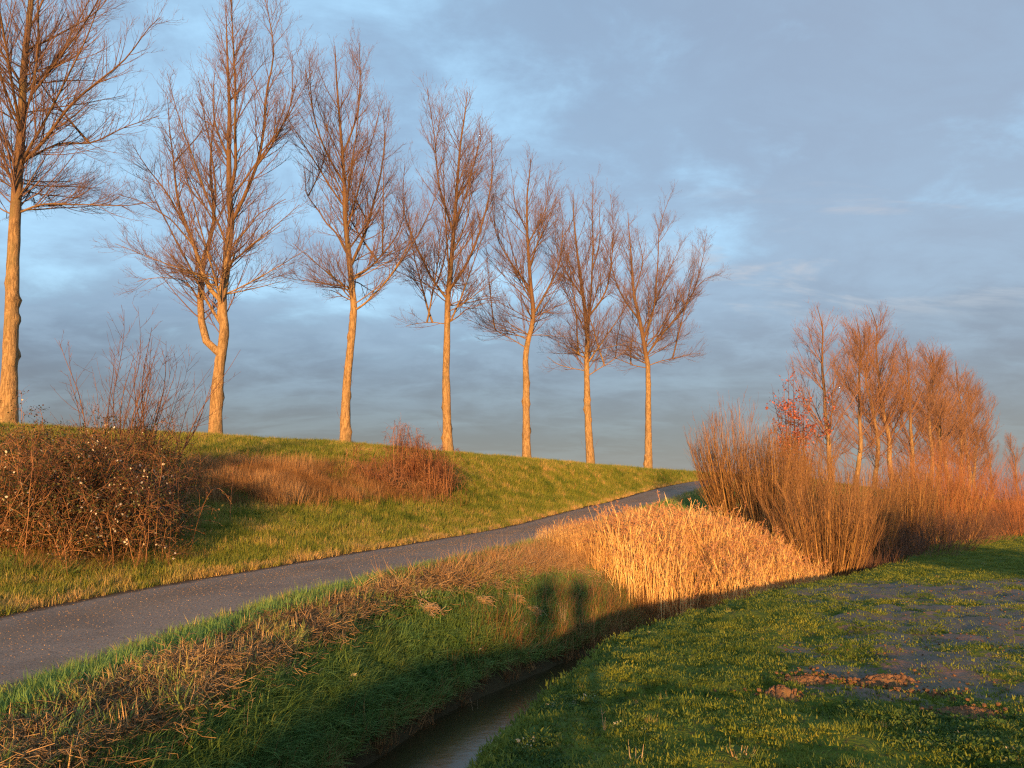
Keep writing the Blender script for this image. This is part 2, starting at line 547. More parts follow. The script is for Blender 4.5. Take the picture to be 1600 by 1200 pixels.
dist = np.linalg.norm(G[:, :, :2], axis=2)
amp = np.zeros(G.shape[:2])
nz = np.zeros(G.shape[:2]); nz2 = np.zeros(G.shape[:2])
for i in range(G.shape[0]):
    for j in range(G.shape[1]):
        if dist[i, j] < 130:
            x, y = G[i, j, 0], G[i, j, 1]
            nz[i, j] = fbm(x * .45, y * .45)
            nz2[i, j] = fbm(x * 1.9 + 7, y * 1.9)
onroad = np.clip(1 - np.abs(LN - 14) / 1.5, 0, 1)
k = np.where(onroad > 0, 0, 1.0)
k *= np.clip((np.abs(LN - 14) - 1.0) / 1.5, 0, 1)
field = (LN < 6)
G[:, :, 2] += k * np.where(field, 0.08 * nz + 0.075 * nz2, 0.09 * nz + 0.035 * nz2) * np.where((LN > 7) & (LN < 9), 0.2, 1)
# unseen ground hump added behind the viewpoint to throw shade over the bank
bump = np.exp(-(((G[:, :, 0] + 1.35) / 2.45) ** 4 + ((G[:, :, 1] + 3.6) / 1.6) ** 4))
hump_z = -0.86
G[:, :, 2] = np.where(LN < 12.4, G[:, :, 2] * (1 - bump) + hump_z * bump, G[:, :, 2])

nu, nv = G.shape[:2]
idg = np.arange(nu * nv).reshape(nu, nv)
quads = np.stack([idg[:-1, :-1], idg[:-1, 1:], idg[1:, 1:], idg[1:, :-1]], -1).reshape(-1, 4)
GV = G.reshape(-1, 3)


# masks on the ground (surface cover, as attributes)
def ss(x, a, b):
    t = np.clip((x - a) / (b - a), 0, 1)
    return t * t * (3 - 2 * t)


strip = ss(LN + .5 * nz, 10.4, 10.9) * (1 - ss(LN + .3 * nz, 11.95, 12.35))
def mud_at(P_):
    """how bare and wet the field is: trampled middle, towards the right"""
    P_ = np.asarray(P_)
    px, py, d_ = proj(P_)
    w_ = ss(px, 1090, 1420) * ss(py, 893, 925) * (1 - ss(py - .12 * (px - 1300), 1065, 1120)) * (d_ > 1)
    w_ += .45 * ss(px, 1180, 1300) * ss(py, 900, 915) * (1 - ss(py, 925, 945)) * (d_ > 1)
    sh = P_.shape[:-1]
    q_ = P_.reshape(-1, 3); m_ = w_.ravel()
    nn = np.array([fbm(a[0] * .8, a[1] * .8, 5, 3) if b > .01 else 0 for a, b in zip(q_, m_)])
    m_ = m_ * (1 + .22 * ss(px.ravel(), 1350, 1520))
    return (m_ * (.60 + .75 * nn)).reshape(sh)


MUD = mud_at(G)
m_ground, t = new_mat("ground_cover")
tc = t.node('ShaderNodeTexCoord').outputs['Object']
aL = t.node('ShaderNodeAttribute', attribute_name='lane').outputs['Fac']
aS = t.node('ShaderNodeAttribute', attribute_name='strip').outputs['Fac']
n1 = t.noise(tc, 0.35, 5, 0.6)
n2 = t.noise(tc, 2.6, 5, 0.65)
n3 = t.noise(tc, 14, 4, 0.7)
green = t.mix(n2, (0.050, 0.100, 0.024), (0.105, 0.160, 0.036))
green = t.mix(t.sstep(n3, 0.5, 0.75, 0, .6), green, (0.15, 0.12, 0.045))
litter = t.mix(n3, (0.070, 0.046, 0.024), (0.29, 0.19, 0.09))
fieldf = t.sstep(aL, 5.9, 5.3)
mossy = t.mix(t.sstep(n2, 0.35, 0.65), (0.060, 0.105, 0.014), (0.125, 0.160, 0.022))
mossy = t.mix(t.sstep(n3, 0.50, 0.66, 0, .75), mossy, (0.070, 0.052, 0.026))
mpos = t.node('ShaderNodeSeparateXYZ', {0: tc})
# muddy part of the field, to the right of the bank
aM = t.node('ShaderNodeAttribute', attribute_name='mud').outputs['Fac']
mn = t.math('ADD', t.math('MULTIPLY', t.math('SUBTRACT', t.noise(tc, 2.2, 5, .6, .4), .5), 1.0), t.math('MULTIPLY', t.math('SUBTRACT', n3, .5), .55))
mn = t.math('ADD', mn, t.math('MULTIPLY', t.math('SUBTRACT', t.noise(t.scaled(tc, (1, 1.6, 1)), 6.0, 4, .7), .5), 1.9))
mud = t.sstep(t.math('ADD', aM, mn), 0.40, 0.60)
mudc = t.mix(n3, (0.036, 0.034, 0.022), (0.105, 0.096, 0.062))
mudc = t.mix(t.sstep(t.noise(tc, 1.7, 4, .6), .5, .62, 0, .8), mudc, t.mix(n3, (0.09, 0.045, 0.026), (0.20, 0.11, 0.065)))
col = t.mix(fieldf, green, mossy)
slope_brown = t.math('MULTIPLY', t.sstep(aL, 6.1, 6.6), t.sstep(aL, 9.9, 9.3))
col = t.mix(slope_brown, col, (0.055, 0.045, 0.022))
col = t.mix(aS, col, litter)
edge = t.math('MULTIPLY', t.sstep(aL, 12.6, 12.9), t.sstep(aL, 16.3, 15.6))
col = t.mix(edge, col, t.mix(n3, (0.05, 0.034, 0.022), (0.12, 0.085, 0.05)))
col = t.mix(mud, col, mudc)
rough = t.math('SUBTRACT', 0.95, t.math('MULTIPLY', mud, t.sstep(n3, 0.35, 0.6, 0.50, 0.25)))
h = t.math('ADD', t.math('MULTIPLY', n2, .8), t.math('MULTIPLY', n3, .45))
finish(t, col, rough, h, 1.0, 0.09, t.math('ADD', t.math('MULTIPLY', mud, 0.4), 0.12))
ground = make_mesh("ground", GV, [quads], m_ground)
for nm, arr in (("lane", LN), ("strip", strip), ("mud", MUD)):
    a = ground.data.attributes.new(nm, 'FLOAT', 'POINT')
    a.data.foreach_set("value", np.ascontiguousarray(arr, dtype=np.float32).ravel())
tag(ground, kind='structure')
tri = np.concatenate([quads[:, [0, 1, 2]], quads[:, [0, 2, 3]]])
BVH = BVHTree.FromPolygons([tuple(v) for v in GV], [tuple(int(a) for a in q) for q in quads])


def gz(x, y):
    hit = BVH.ray_cast(Vector((x, y, 60)), Vector((0, 0, -1)))
    return hit[0].z if hit[0] is not None else -1.6


def on_ground(px, py):
    """where the sight line through a pixel of the photograph meets the ground"""
    a = (px - 800) / F; b = (600 - py) / F
    d = Vector((a, math.cos(PITCH) - b * math.sin(PITCH), math.sin(PITCH) + b * math.cos(PITCH)))
    hit = BVH.ray_cast(Vector((0, 0, 0)), d)
    return np.array(hit[0]) if hit[0] is not None else None


# road sheet
m_road, t = new_mat("asphalt")
tc = t.node('ShaderNodeTexCoord').outputs['Object']
aA = t.node('ShaderNodeAttribute', attribute_name='across').outputs['Fac']
n1 = t.noise(tc, 1.2, 5, .6)
n3 = t.noise(tc, 45, 3, .7)
vo = t.node('ShaderNodeTexVoronoi', {'Vector': tc, 'Scale': 26.0})
sp = t.sstep(vo.outputs['Distance'], 0.30, 0.12)
c = t.mix(n1, (0.22, 0.178, 0.145), (0.29, 0.235, 0.18))
c = t.mix(t.sstep(n3, .45, .7, 0, .8), c, (0.31, 0.25, 0.20))
c = t.mix(t.sstep(t.noise(tc, 30, 3, .7), .5, .62, 0, .6), c, (0.10, 0.08, 0.065))
gate = t.sstep(t.noise(tc, 9, 2, .5), .45, .6)
cen = t.math('MULTIPLY', t.sstep(t.math('ADD', t.math('ABSOLUTE', t.math('SUBTRACT', aA, 0.25)), t.math('MULTIPLY', n1, .3)), 0.75, 0.15), 1.0)
c = t.mix(t.math('MULTIPLY', t.math('MULTIPLY', sp, gate), t.math('ADD', t.math('MULTIPLY', cen, .7), .2)), c, (0.46, 0.32, 0.19))
c = t.mix(t.math('MULTIPLY', cen, .45), c, (0.20, 0.145, 0.095))
c = t.mix(t.sstep(t.noise(tc, .55, 4, .6), .48, .64, 0, .4), c, (0.13, 0.105, 0.085))
en = t.noise(tc, 3.5, 4, .7)
c = t.mix(t.sstep(t.math('ADD', t.math('ABSOLUTE', aA), t.math('MULTIPLY', t.math('SUBTRACT', en, .5), .5)), .84, .97, 0, .85), c, (0.075, 0.055, 0.036))
finish(t, c, 0.82, t.math('ADD', n3, t.math('MULTIPLY', sp, .5)), .6, .012, .08)
sel = np.arange(len(U))
ks = np.linspace(-1, 1, 13)
RG = np.stack([Rc + nR * RW * k_ + np.array([0, 0, 0.035 * (1 - k_ * k_) + 0.004]) for k_ in ks], 1)
wob = np.array([[fbm(p[0] * 1.5, p[1] * 1.5, 3) for p in (Rc[i] - nR[i] * 1.5, Rc[i] + nR[i] * 1.5)] for i in range(len(U))])
RG[:, 0] += -nR * 0.07 * wob[:, :1]; RG[:, -1] += nR * 0.07 * wob[:, 1:]
ir = np.arange(RG.shape[0] * 13).reshape(-1, 13)
rq = np.stack([ir[:-1, :-1], ir[1:, :-1], ir[1:, 1:], ir[:-1, 1:]], -1).reshape(-1, 4)
road = make_mesh("road", RG.reshape(-1, 3), [rq[:, ::-1]], m_road)
a = road.data.attributes.new("across", 'FLOAT', 'POINT')
a.data.foreach_set("value", np.tile(ks, len(U)).astype(np.float32))
tag(road, kind='structure')

# water in the ditch
m_water, t = new_mat("ditch_water")
tc = t.node('ShaderNodeTexCoord').outputs['Object']
b = finish(t, t.mix(t.noise(tc, 1.5, 3), (0.020, 0.018, 0.008), (0.034, 0.030, 0.013)), 0.16, t.noise(tc, 6, 3), 0.12, 0.02, 0.20)
W1 = off(Nc, nN, 0.45, -2.60); W2 = off(Nc, nN, 2.4, -2.60)
us = slice(6, len(U) - 30)
wv = np.stack([W1[us], W2[us]], 1).reshape(-1, 3)
iw = np.arange(len(wv)).reshape(-1, 2)
wq = np.stack([iw[:-1, 1], iw[:-1, 0], iw[1:, 0], iw[1:, 1]], -1)
tag(make_mesh("water", wv, [wq], m_water), kind='structure')


# ------------------------------------------------------------------ scatter of uncountable cover
def scatter(name, protos, P, rot, scl, tint, pick, label=None, parent=None):
    me = bpy.data.meshes.new(name)
    me.vertices.add(len(P))
    me.vertices.foreach_set("co", np.asarray(P, np.float32).ravel())
    for nm, ty, arr, key in (("rot", 'FLOAT_VECTOR', rot, "vector"), ("scl", 'FLOAT_VECTOR', scl, "vector"), ("tint", 'FLOAT', tint, "value"), ("pick", 'INT', pick, "value")):
        a = me.attributes.new(nm, ty, 'POINT')
        a.data.foreach_set(key, np.asarray(arr, np.int32 if ty == 'INT' else np.float32).ravel())
    o = bpy.data.objects.new(name, me)
    COL.objects.link(o)
    ng = bpy.data.node_groups.new(name, 'GeometryNodeTree')
    ng.interface.new_socket("Geometry", in_out='INPUT', socket_type='NodeSocketGeometry')
    ng.interface.new_socket("Geometry", in_out='OUTPUT', socket_type='NodeSocketGeometry')
    g = NT(ng)
    gi = g.node('NodeGroupInput'); go = g.node('NodeGroupOutput')
    jn = g.node('GeometryNodeJoinGeometry')
    for p_ in protos:
        oi = g.node('GeometryNodeObjectInfo')
        oi.inputs['Object'].default_value = p_
        oi.inputs['As Instance'].default_value = True
        g.l.new(oi.outputs['Geometry'], jn.inputs[0])
    ip = g.node('GeometryNodeInstanceOnPoints')
    g.l.new(gi.outputs[0], ip.inputs['Points'])
    g.l.new(jn.outputs[0], ip.inputs['Instance'])
    ip.inputs['Pick Instance'].default_value = True
    for nm, ty, sk in (("pick", 'INT', 'Instance Index'), ("rot", 'FLOAT_VECTOR', 'Rotation'), ("scl", 'FLOAT_VECTOR', 'Scale')):
        na = g.node('GeometryNodeInputNamedAttribute', data_type=ty)
        na.inputs[0].default_value = nm
        g.l.new([s for s in na.outputs if s.enabled and s.name == 'Attribute'][0], ip.inputs[sk])
    g.l.new(ip.outputs[0], go.inputs[0])
    md = o.modifiers.new("scatter", 'NODES')
    md.node_group = ng
    tag(o, label=label, kind='stuff')
    return o


def blades(n, h, spread, lean, width, rng, mat, segs=3, curl=0.5, name="tuft", dirbias=(0, 0)):
    """a tuft of n narrow blades"""
    ang = rng.uniform(0, 2 * np.pi, n)
    r = spread * np.sqrt(rng.random(n))
    base = np.stack([np.cos(ang) * r, np.sin(ang) * r, np.full(n, -0.02)], 1)
    hh = rng.uniform(h[0], h[1], n)
    a2 = ang + rng.normal(0, .9, n)
    ln = rng.uniform(0.1, 1, n) * lean
    out = np.stack([np.cos(a2), np.sin(a2), 0 * a2], 1) + np.array([dirbias[0], dirbias[1], 0])
    side = norm(np.stack([-out[:, 1], out[:, 0], 0 * a2], 1) + rng.normal(0, .3, (n, 3)) * [1, 1, 0])
    V = []
    for s in range(segs + 1):
        t = s / segs
        c = base + np.array([0, 0, 1.0]) * (hh * (t - curl * ln * t * t * .5))[:, None] + out * (hh * ln * (t * .35 + t * t * .65))[:, None]
        wd = width * (1 - t) ** .7 * 0.5
        if s < segs:
            V += [c - side * wd, c + side * wd]
        else:
            V += [c]
    V = np.stack(V, 1)                       # n, 2*segs+1, 3
    k = 2 * segs + 1
    b = (np.arange(n) * k)[:, None]
    qs = np.concatenate([b + np.array([[2 * s, 2 * s + 1, 2 * s + 3, 2 * s + 2]]) for s in range(segs - 1)]) if segs > 1 else np.zeros((0, 4), int)
    ts = b + np.array([[2 * segs - 2, 2 * segs - 1, 2 * segs]])
    return make_mesh(name, V.reshape(-1, 3), [qs, ts] if len(qs) else [ts], mat, link=False)


def sample_ground(n, lane_lo, lane_hi, weight, rng, u_lo=None, u_hi=None):
    """n random points on the ground grid, chosen by cell area x weight(x,y,lane,dist)"""
    j0 = np.searchsorted(lane, lane_lo); j1 = min(np.searchsorted(lane, lane_hi), nv - 1)
    A = G[:-1, j0:j1]; Bq = G[1:, j0:j1]; Cq = G[1:, j0 + 1:j1 + 1]; Dq = G[:-1, j0 + 1:j1 + 1]
    area = np.linalg.norm(np.cross(Cq - A, Dq - Bq), axis=2) * .5
    cen = (A + Bq + Cq + Dq) / 4
    lc = np.broadcast_to((lane[j0:j1] + lane[j0 + 1:j1 + 1])[None] / 2, cen.shape[:2])
    px, py, d = proj(cen)
    m = (d > 0.8) & (px > -260) & (px < 1860) & (py < 1500) & (py > 500)
    wt = area * weight(cen[..., 0], cen[..., 1], lc, np.linalg.norm(cen, axis=2)) * m
    wf = wt.ravel(); wf = wf / wf.sum()
    ch = rng.choice(len(wf), n, p=wf)
    a_, b_ = rng.random((2, n))[:, :, None]
    sh = lambda q: q.reshape(-1, 3)[ch]
    P = sh(A) * (1 - a_) * (1 - b_) + sh(Bq) * a_ * (1 - b_) + sh(Cq) * a_ * b_ + sh(Dq) * (1 - a_) * b_
    L = lane[j0:j1][ch % (j1 - j0)] + b_[:, 0] * (lane[j0 + 1:j1 + 1] - lane[j0:j1])[ch % (j1 - j0)]
    return P, L


def pn(P, s, seed=0.0, o=2):
    return np.array([fbm(p[0] * s + seed, p[1] * s, seed, o) for p in P])


def rots(n, rng, tilt=0.15):
    return np.stack([rng.normal(0, tilt, n), rng.normal(0, tilt, n), rng.uniform(0, 6.283, n)], 1)


rg = np.random.default_rng(3)
tufts = [blades(34, (.06, .17), .10, .9, .009, rg, M_grass) for _ in range(4)]
tufts_long = [blades(36, (.12, .27), .12, 1.7, .009, rg, M_bank, 4, .8) for _ in range(3)]
tufts_near = [blades(36, (.12, .27), .12, 1.6, .009, rg, M_grass, 4, .8) for _ in range(3)]
tufts_verge = [blades(34, (.05, .15), .10, 1.0, .009, rg, M_bank) for _ in range(4)]
tufts_short = [blades(40, (.008, .030), .10, 1.3, .009, rg, M_moss, 2) for _ in range(3)]
dry = [blades(22, (.25, .68), .18, .65, .010, rg, M_dry, 4, .5) for _ in range(3)]
bank_dry = [blades(26, (.20, .62), .14, .9, .008, rg, M_dry, 4, .7) for _ in range(3)]


def dfall(d, k=9.0, p=1.5):
    return 1 / (1 + (d / k) ** p)


# grass between road and crest, and on the dike crown
n = 62000
P, L = sample_ground(n, 15.25, 22, lambda x, y, l, d: dfall(d, 12, 1.7) * np.where(l > 21, .5, 1), rg)
d = np.linalg.norm(P, axis=1)
v1 = pn(P, .35, 2); v2 = pn(P, 1.4, 9)
edge = np.exp(-((L - 15.55) / .35) ** 2)
tint = .47 + .16 * v1 + .34 * v2 + rg.normal(0, .08, n) + edge * .30 + np.where(rg.random(n) < .07, .35, 0)
s = (1 + .022 * d) * rg.uniform(.75, 1.25, n) * (1 - .25 * edge) * np.where(L > 19.5, .8, 1)
scatter("grass_slope", tufts, P, rots(n, rg), np.stack([s, s, s * rg.uniform(.8, 1.2, n)], 1), np.clip(tint, 0, 1), rg.integers(0, 4, n))
# verge between road and ditch bank
n = 26000
P, L = sample_ground(n, 9.9, 13.0, lambda x, y, l, d: dfall(d, 10, 1.6) * (1 - .84 * ss(l, 10.45, 10.9) * (1 - ss(l, 11.8, 12.2))), rg)
v2 = pn(P, 1.4, 4); v1 = pn(P, .4, 5)
d = np.linalg.norm(P, axis=1)
st_ = ss(L, 10.5, 11.0) * (1 - ss(L, 11.6, 12.0))
tint = .30 + .12 * v1 + .25 * v2 + st_ * .30 + rg.normal(0, .08, n) + .5 * np.exp(-((L - 12.9) / .12) ** 2) * (rg.random(n) < .4)
s = (1 + .022 * d) * rg.uniform(.8, 1.4, n)
scatter("grass_verge", tufts_verge, P, rots(n, rg), np.stack([s, s, s], 1), np.clip(tint, 0, 1), rg.integers(0, 4, n))
# long grass on the far ditch bank
n = 34000
P, L = sample_ground(n, 9.15, 11.0, lambda x, y, l, d: dfall(d, 12, 1.5) * (1 - ss(l, 10.2, 10.8)) , rg)
v2 = pn(P, 1.2, 14); v1 = pn(P, .4, 15)
d = np.linalg.norm(P, axis=1)
low = 1 - ss(L, 9.0, 9.7)
tint = .20 + .12 * v1 + .25 * v2 + low * .28 + ss(P[:, 1], 13, 18) * .2 + rg.normal(0, .08, n)
s = (1 + .018 * d) * rg.uniform(.6, 1.1, n) * (.75 + .05 * low)
scatter("bank_grass", tufts_long, P, rots(n, rg, .25), np.stack([s, s, s], 1), np.clip(tint, 0, 1), rg.integers(0, 3, n))
# long grass hanging over the near edge of the ditch
n = 4500
P, L = sample_ground(n, 6.15, 7.1, lambda x, y, l, d: dfall(d, 9, 1.8), rg)
s = rg.uniform(.30, .62, n) * (1 + .018 * np.linalg.norm(P, axis=1))
scatter("near_bank_grass", tufts_near, P, rots(n, rg, .3), np.stack([s, s, s], 1), np.clip(.12 + .4 * pn(P, 1.6, 17) + rg.normal(0, .12, n), 0, 1), rg.integers(0, 3, n))
# dry sedge along the waterline and on the shaded bank further along
n = 5200
P, L = sample_ground(n, 8.9, 10.2, lambda x, y, l, d: dfall(d, 20, 1.5) * (ss(y, 11, 17) + .9 * np.exp(-((l - 9.1) / .35) ** 2)), rg)
s = rg.uniform(.6, 1.15, n) * np.where(P[:, 1] > 13, 1.15, .75)
scatter("dry_sedge", bank_dry, P, rots(n, rg, .25), np.stack([s, s, s], 1), np.clip(rg.normal(.40, .2, n), 0, 1), rg.integers(0, 3, n))

# low growth of the field: short moss-like grass
n = 80000
P, L = sample_ground(n, 2, 6.7, lambda x, y, l, d: dfall(d, 9, 1.9), rg)
v2 = pn(P, 1.15, 1); v1 = pn(P, .45, 8); d = np.linalg.norm(P, axis=1)
mudp = mud_at(P) + .5 * pn(P, 2.4, 51, 3)
keep = (rg.random(n) > .88 * ss(mudp, .20, .75)) & (rg.random(n) > .8 * ss(pn(P, 1.9, 63, 3), .08, .3))
P, L, v1, v2, d = P[keep], L[keep], v1[keep], v2[keep], d[keep]
n = len(P)
tint = .30 + .22 * v1 + .34 * v2 + rg.normal(0, .08, n)
s = (1 + .03 * d) * rg.uniform(.5, 1.2, n) * (1 + .6 * ss(L, 5.7, 6.2))
scatter("field_grass", tufts_short, P, rots(n, rg, .2), np.stack([s, s, s * rg.uniform(.7, 1.3, n)], 1), np.clip(tint, 0, 1), rg.integers(0, 3, n))


# coarser grass clumps here and there on the field
n = 2600
P, L = sample_ground(n, 2, 6.2, lambda x, y, l, d: dfall(d, 8, 2.2), rg)
keep = (pn(P, 1.4, 44, 3) > .06) & (mud_at(P) < .35)
P = P[keep]; n = len(P)
s = rg.uniform(.3, .62, n)
scatter("field_grass_clumps", tufts, P, rots(n, rg, .3), np.stack([s, s, s], 1), np.clip(.28 + rg.normal(0, .18, n) + (rg.random(n) < .06) * .5, 0, 1), rg.integers(0, 4, n))


# leafy herbs low on the near bank and bottom of the field
def herb(rng):
    n = 26
    a_ = rng.uniform(0, 6.283, n); r = .09 * np.sqrt(rng.random(n))
    C = np.stack([np.cos(a_) * r, np.sin(a_) * r, rng.uniform(.0, .07, n)], 1)
    D = np.stack([np.cos(a_), np.sin(a_), rng.uniform(-.1, .8, n)], 1)
    V, Q = leaves(C, D, rng.uniform(.025, .055, n), rng.uniform(.018, .035, n), rng=rng)
    return make_mesh("herb", V, [Q], M_leafy, link=False)


herbs = [herb(rg) for _ in range(3)]
n = 9000
P, L = sample_ground(n, 3, 6.95, lambda x, y, l, d: dfall(d, 6, 3) * np.clip(.1 + ss(l, 5.3, 6.0) + ss(x - .15 * y, 1.2, 2.5) * (1 - ss(y, 6.5, 8)), 0, 1.2), rg)
v2 = pn(P, 1.5, 21)
keep = (rg.random(n) < .35 + 1.2 * v2) & (mud_at(P) < .3)
P = P[keep]; n = len(P)
s = rg.uniform(.35, .65, n)
tint = np.clip(rg.normal(.42, .15, n) + (rg.random(n) < .015) * .6, 0, 1)
scatter("leafy_ground_cover", herbs, P, rots(n, rg, .2), np.stack([s, s, s], 1), tint, rg.integers(0, 3, n))
P, L = sample_ground(5000, 9.3, 10.6, lambda x, y, l, d: np.exp(-((x + 1.0) / 1.6) ** 2 - ((y - 13.5) / 2.6) ** 2), rg)
n = len(P); s = rg.uniform(.6, 1.3, n)
scatter("bank_herbs", herbs, P, rots(n, rg, .3), np.stack([s, s, s], 1), np.clip(rg.normal(.35, .12, n) + (rg.random(n) < .02) * .5, 0, 1), rg.integers(0, 3, n))


# cut litter on the mown strip
def litter(rng, n=56, h=.04):
    c = rng.normal(0, .09, (n, 3)); c[:, 2] = np.abs(rng.normal(0, h * .5, n))
    a_ = rng.uniform(0, 6.283, n); ln = rng.uniform(.03, .12, n)
    dr = np.stack([np.cos(a_), np.sin(a_), rng.normal(0, .35, n)], 1) * ln[:, None]
    P_ = np.stack([c - dr * .5, c + rng.normal(0, .012, (n, 3)), c + dr * .5], 1)
    P_[:, :, 2] = np.maximum(P_[:, :, 2], -.01)
    V, Q = tubes(P_, np.full((n, 3), .0017), 3)
    return make_mesh("litter", V, [Q], M_litter, link=False)


lit = [litter(rg) for _ in range(3)]
n = 20000
P, L = sample_ground(n, 10.1, 12.4, lambda x, y, l, d: dfall(d, 11, 1.6) * ss(l, 10.4, 10.9) * (1 - ss(l, 11.6, 12.05)), rg)
v = pn(P, .8, 31)
s = (1 + .03 * np.linalg.norm(P, axis=1)) * rg.uniform(.7, 1.3, n)
scatter("mown_litter", lit, P, rots(n, rg, .1), np.stack([s, s, s], 1), np.clip(.45 + .5 * v + rg.normal(0, .15, n) + ss(P[:, 1], 11, 18) * .25, 0, 1), rg.integers(0, 3, n))
# stubble standing in the mown strip
stub = [blades(12, (.05, .17), .12, .25, .008, rg, M_litter, 2) for _ in range(3)]
n = 7000
P, L = sample_ground(n, 10.3, 12.3, lambda x, y, l, d: dfall(d, 14, 1.4) * ss(l, 10.3, 10.8) * (1 - ss(l, 11.6, 12.1)), rg)
s = (1 + .02 * np.linalg.norm(P, axis=1)) * rg.uniform(.7, 1.4, n)
scatter("mown_stubble", stub, P, rots(n, rg, .1), np.stack([s, s, s], 1), np.clip(rg.normal(.85, .15, n), 0, 1), rg.integers(0, 3, n))
# bleached grass along both road edges
n = 5200
P, L = sample_ground(n, 15.2, 15.9, lambda x, y, l, d: dfall(d, 14, 1.2), rg)
v = pn(P, .7, 61)
keep = rg.random(n) < ss(v, -.1, .35)
P = P[keep]; n = len(P)
s = (1 + .02 * np.linalg.norm(P, axis=1)) * rg.uniform(.5, 1.0, n)
scatter("bleached_edge_grass", tufts, P, rots(n, rg, .3), np.stack([s, s, s * .8], 1), np.clip(rg.normal(.9, .1, n), 0, 1), rg.integers(0, 4, n))
# leaves and crumbs blown on the asphalt
crumb = []
for _ in range(3):
    c_ = rg.normal(0, .35, (10, 3)); c_[:, 2] = .004
    V, Q = leaves(c_, rg.normal(size=(10, 3)) * [1, 1, .25], rg.uniform(.006, .018, 10), rg.uniform(.004, .011, 10), rng=rg)
    V[:, 2] = np.abs(V[:, 2])
    crumb.append(make_mesh("crumbs", V, [Q], M_litter, link=False))
n = 5000
iu = rg.random(n) ** .8 * 38 + 0
uu = np.interp(rg.random(n), [0, 1], [ST[3], ST[10]])
rc_ = hermite(R_, uu); rn_ = np.stack([np.interp(uu, U, nR[:, k]) for k in range(3)], 1)
kk = np.clip(rg.normal(.1, .42, n), -.9, .9)
P = rc_ + rn_ * (RW * kk)[:, None]; P[:, 2] += .035 * (1 - kk * kk) + .006
scatter("road_crumbs", crumb, P, rots(n, rg, 0), np.ones((n, 3)), np.clip(rg.normal(.55, .25, n), 0, 1), rg.integers(0, 3, n))

# tall russet dead grass on the dike slope
pts = []
for _ in range(9000):
    px = rg.uniform(290, 690); t_ = (px - 290) / 480
    top = 712 + 14 * t_; bot = 792 - 14 * t_ - 25 * max(0, (px - 690) / 80)
    if px < 345: bot -= (345 - px) * .3
    py = rg.uniform(top + 18, bot)
    if px < 400 and rg.random() < .2: continue
    p_ = on_ground(px, py + 6 * rg.normal())
    if p_ is not None and 14 < p_[1] < 45: pts.append(p_)
P = np.array(pts); n = len(P)
v = pn(P, .5, 71)
keep = rg.random(n) < .35 + .9 * v + .25
P = P[keep][:4200]; n = len(P); v = pn(P, .6, 77)
s = rg.uniform(.6, 1.15, n) * (.95 + .5 * v)
scatter("tall_dead_grass", dry, P, rots(n, rg, .12), np.stack([s, s, s], 1), np.clip(.50 + .7 * v + rg.normal(0, .2, n), 0, 1), rg.integers(0, 3, n))


# ------------------------------------------------------------------ reeds
def reed_clump(rng):
    n = 7
    base = np.stack([rng.normal(0, .18, n), rng.normal(0, .14, n), np.full(n, -.05)], 1)
    hh = rng.uniform(.6, 1.6, n)
    lean = rng.normal(0, .055, (n, 2)) * np.where(rng.random((n, 1)) < .12, 2.2, 1.0)
    m = 7
    P_ = np.zeros((n, m, 3))
    for i in range(m):
        t_ = i / (m - 1)
        P_[:, i, :2] = base[:, :2] + lean * (hh * t_)[:, None] + lean * (hh * t_ ** 3)[:, None] * 1.2
        P_[:, i, 2] = base[:, 2] + hh * t_ * (1 - .02 * t_)
    g_ = Geo().tubes(P_, np.linspace(.0085, .0035, m)[None].repeat(n, 0), 3, 0)
    # leaves
    k = 2
    idx = np.repeat(np.arange(n), k); ft = rng.uniform(.1, .92, n * k)
    fi = ft * (m - 1); ii = fi.astype(int); fr = (fi - ii)[:, None]
    c = P_[idx, ii] * (1 - fr) + P_[idx, ii + 1] * fr
    a_ = rng.uniform(0, 6.283, n * k)
    D = np.stack([np.cos(a_), np.sin(a_), rng.uniform(1.0, 4.5, n * k)], 1)
    V, Q = leaves(c, D, rng.uniform(.14, .34, n * k), rng.uniform(.008, .014, n * k), rng=rng)
    g_.add(V, Q, 0)
    # plumes
    tip = P_[:, -1]; k = 20
    idx = np.repeat(np.arange(n), k)
    dirn = norm(np.array([.55, .15, .7]) + rng.normal(0, .3, (n, 3)))
    c = tip[idx] + dirn[idx] * rng.uniform(-.02, .2, n * k)[:, None]
    V, Q = leaves(c, dirn[idx] + rng.normal(0, .35, (n * k, 3)), rng.uniform(.04, .10, n * k), rng.uniform(.006, .014, n * k), rng=rng)
    sel_ = np.repeat(rng.random(n) < .5, k)
    Q = Q[sel_]
    g_.add(V, Q, 1)
    return g_.build("reeds", [M_reed, M_plume], link=False)


reeds = [reed_clump(rg) for _ in range(5)]


def in_poly(x, y, poly):
    ins = np.zeros(len(x), bool)
    j = len(poly) - 1
    for i in range(len(poly)):
        xi, yi = poly[i]; xj, yj = poly[j]
        c_ = ((yi > y) != (yj > y)) & (x < (xj - xi) * (y - yi) / (yj - yi + 1e-12) + xi)
        ins ^= c_
        j = i
    return ins


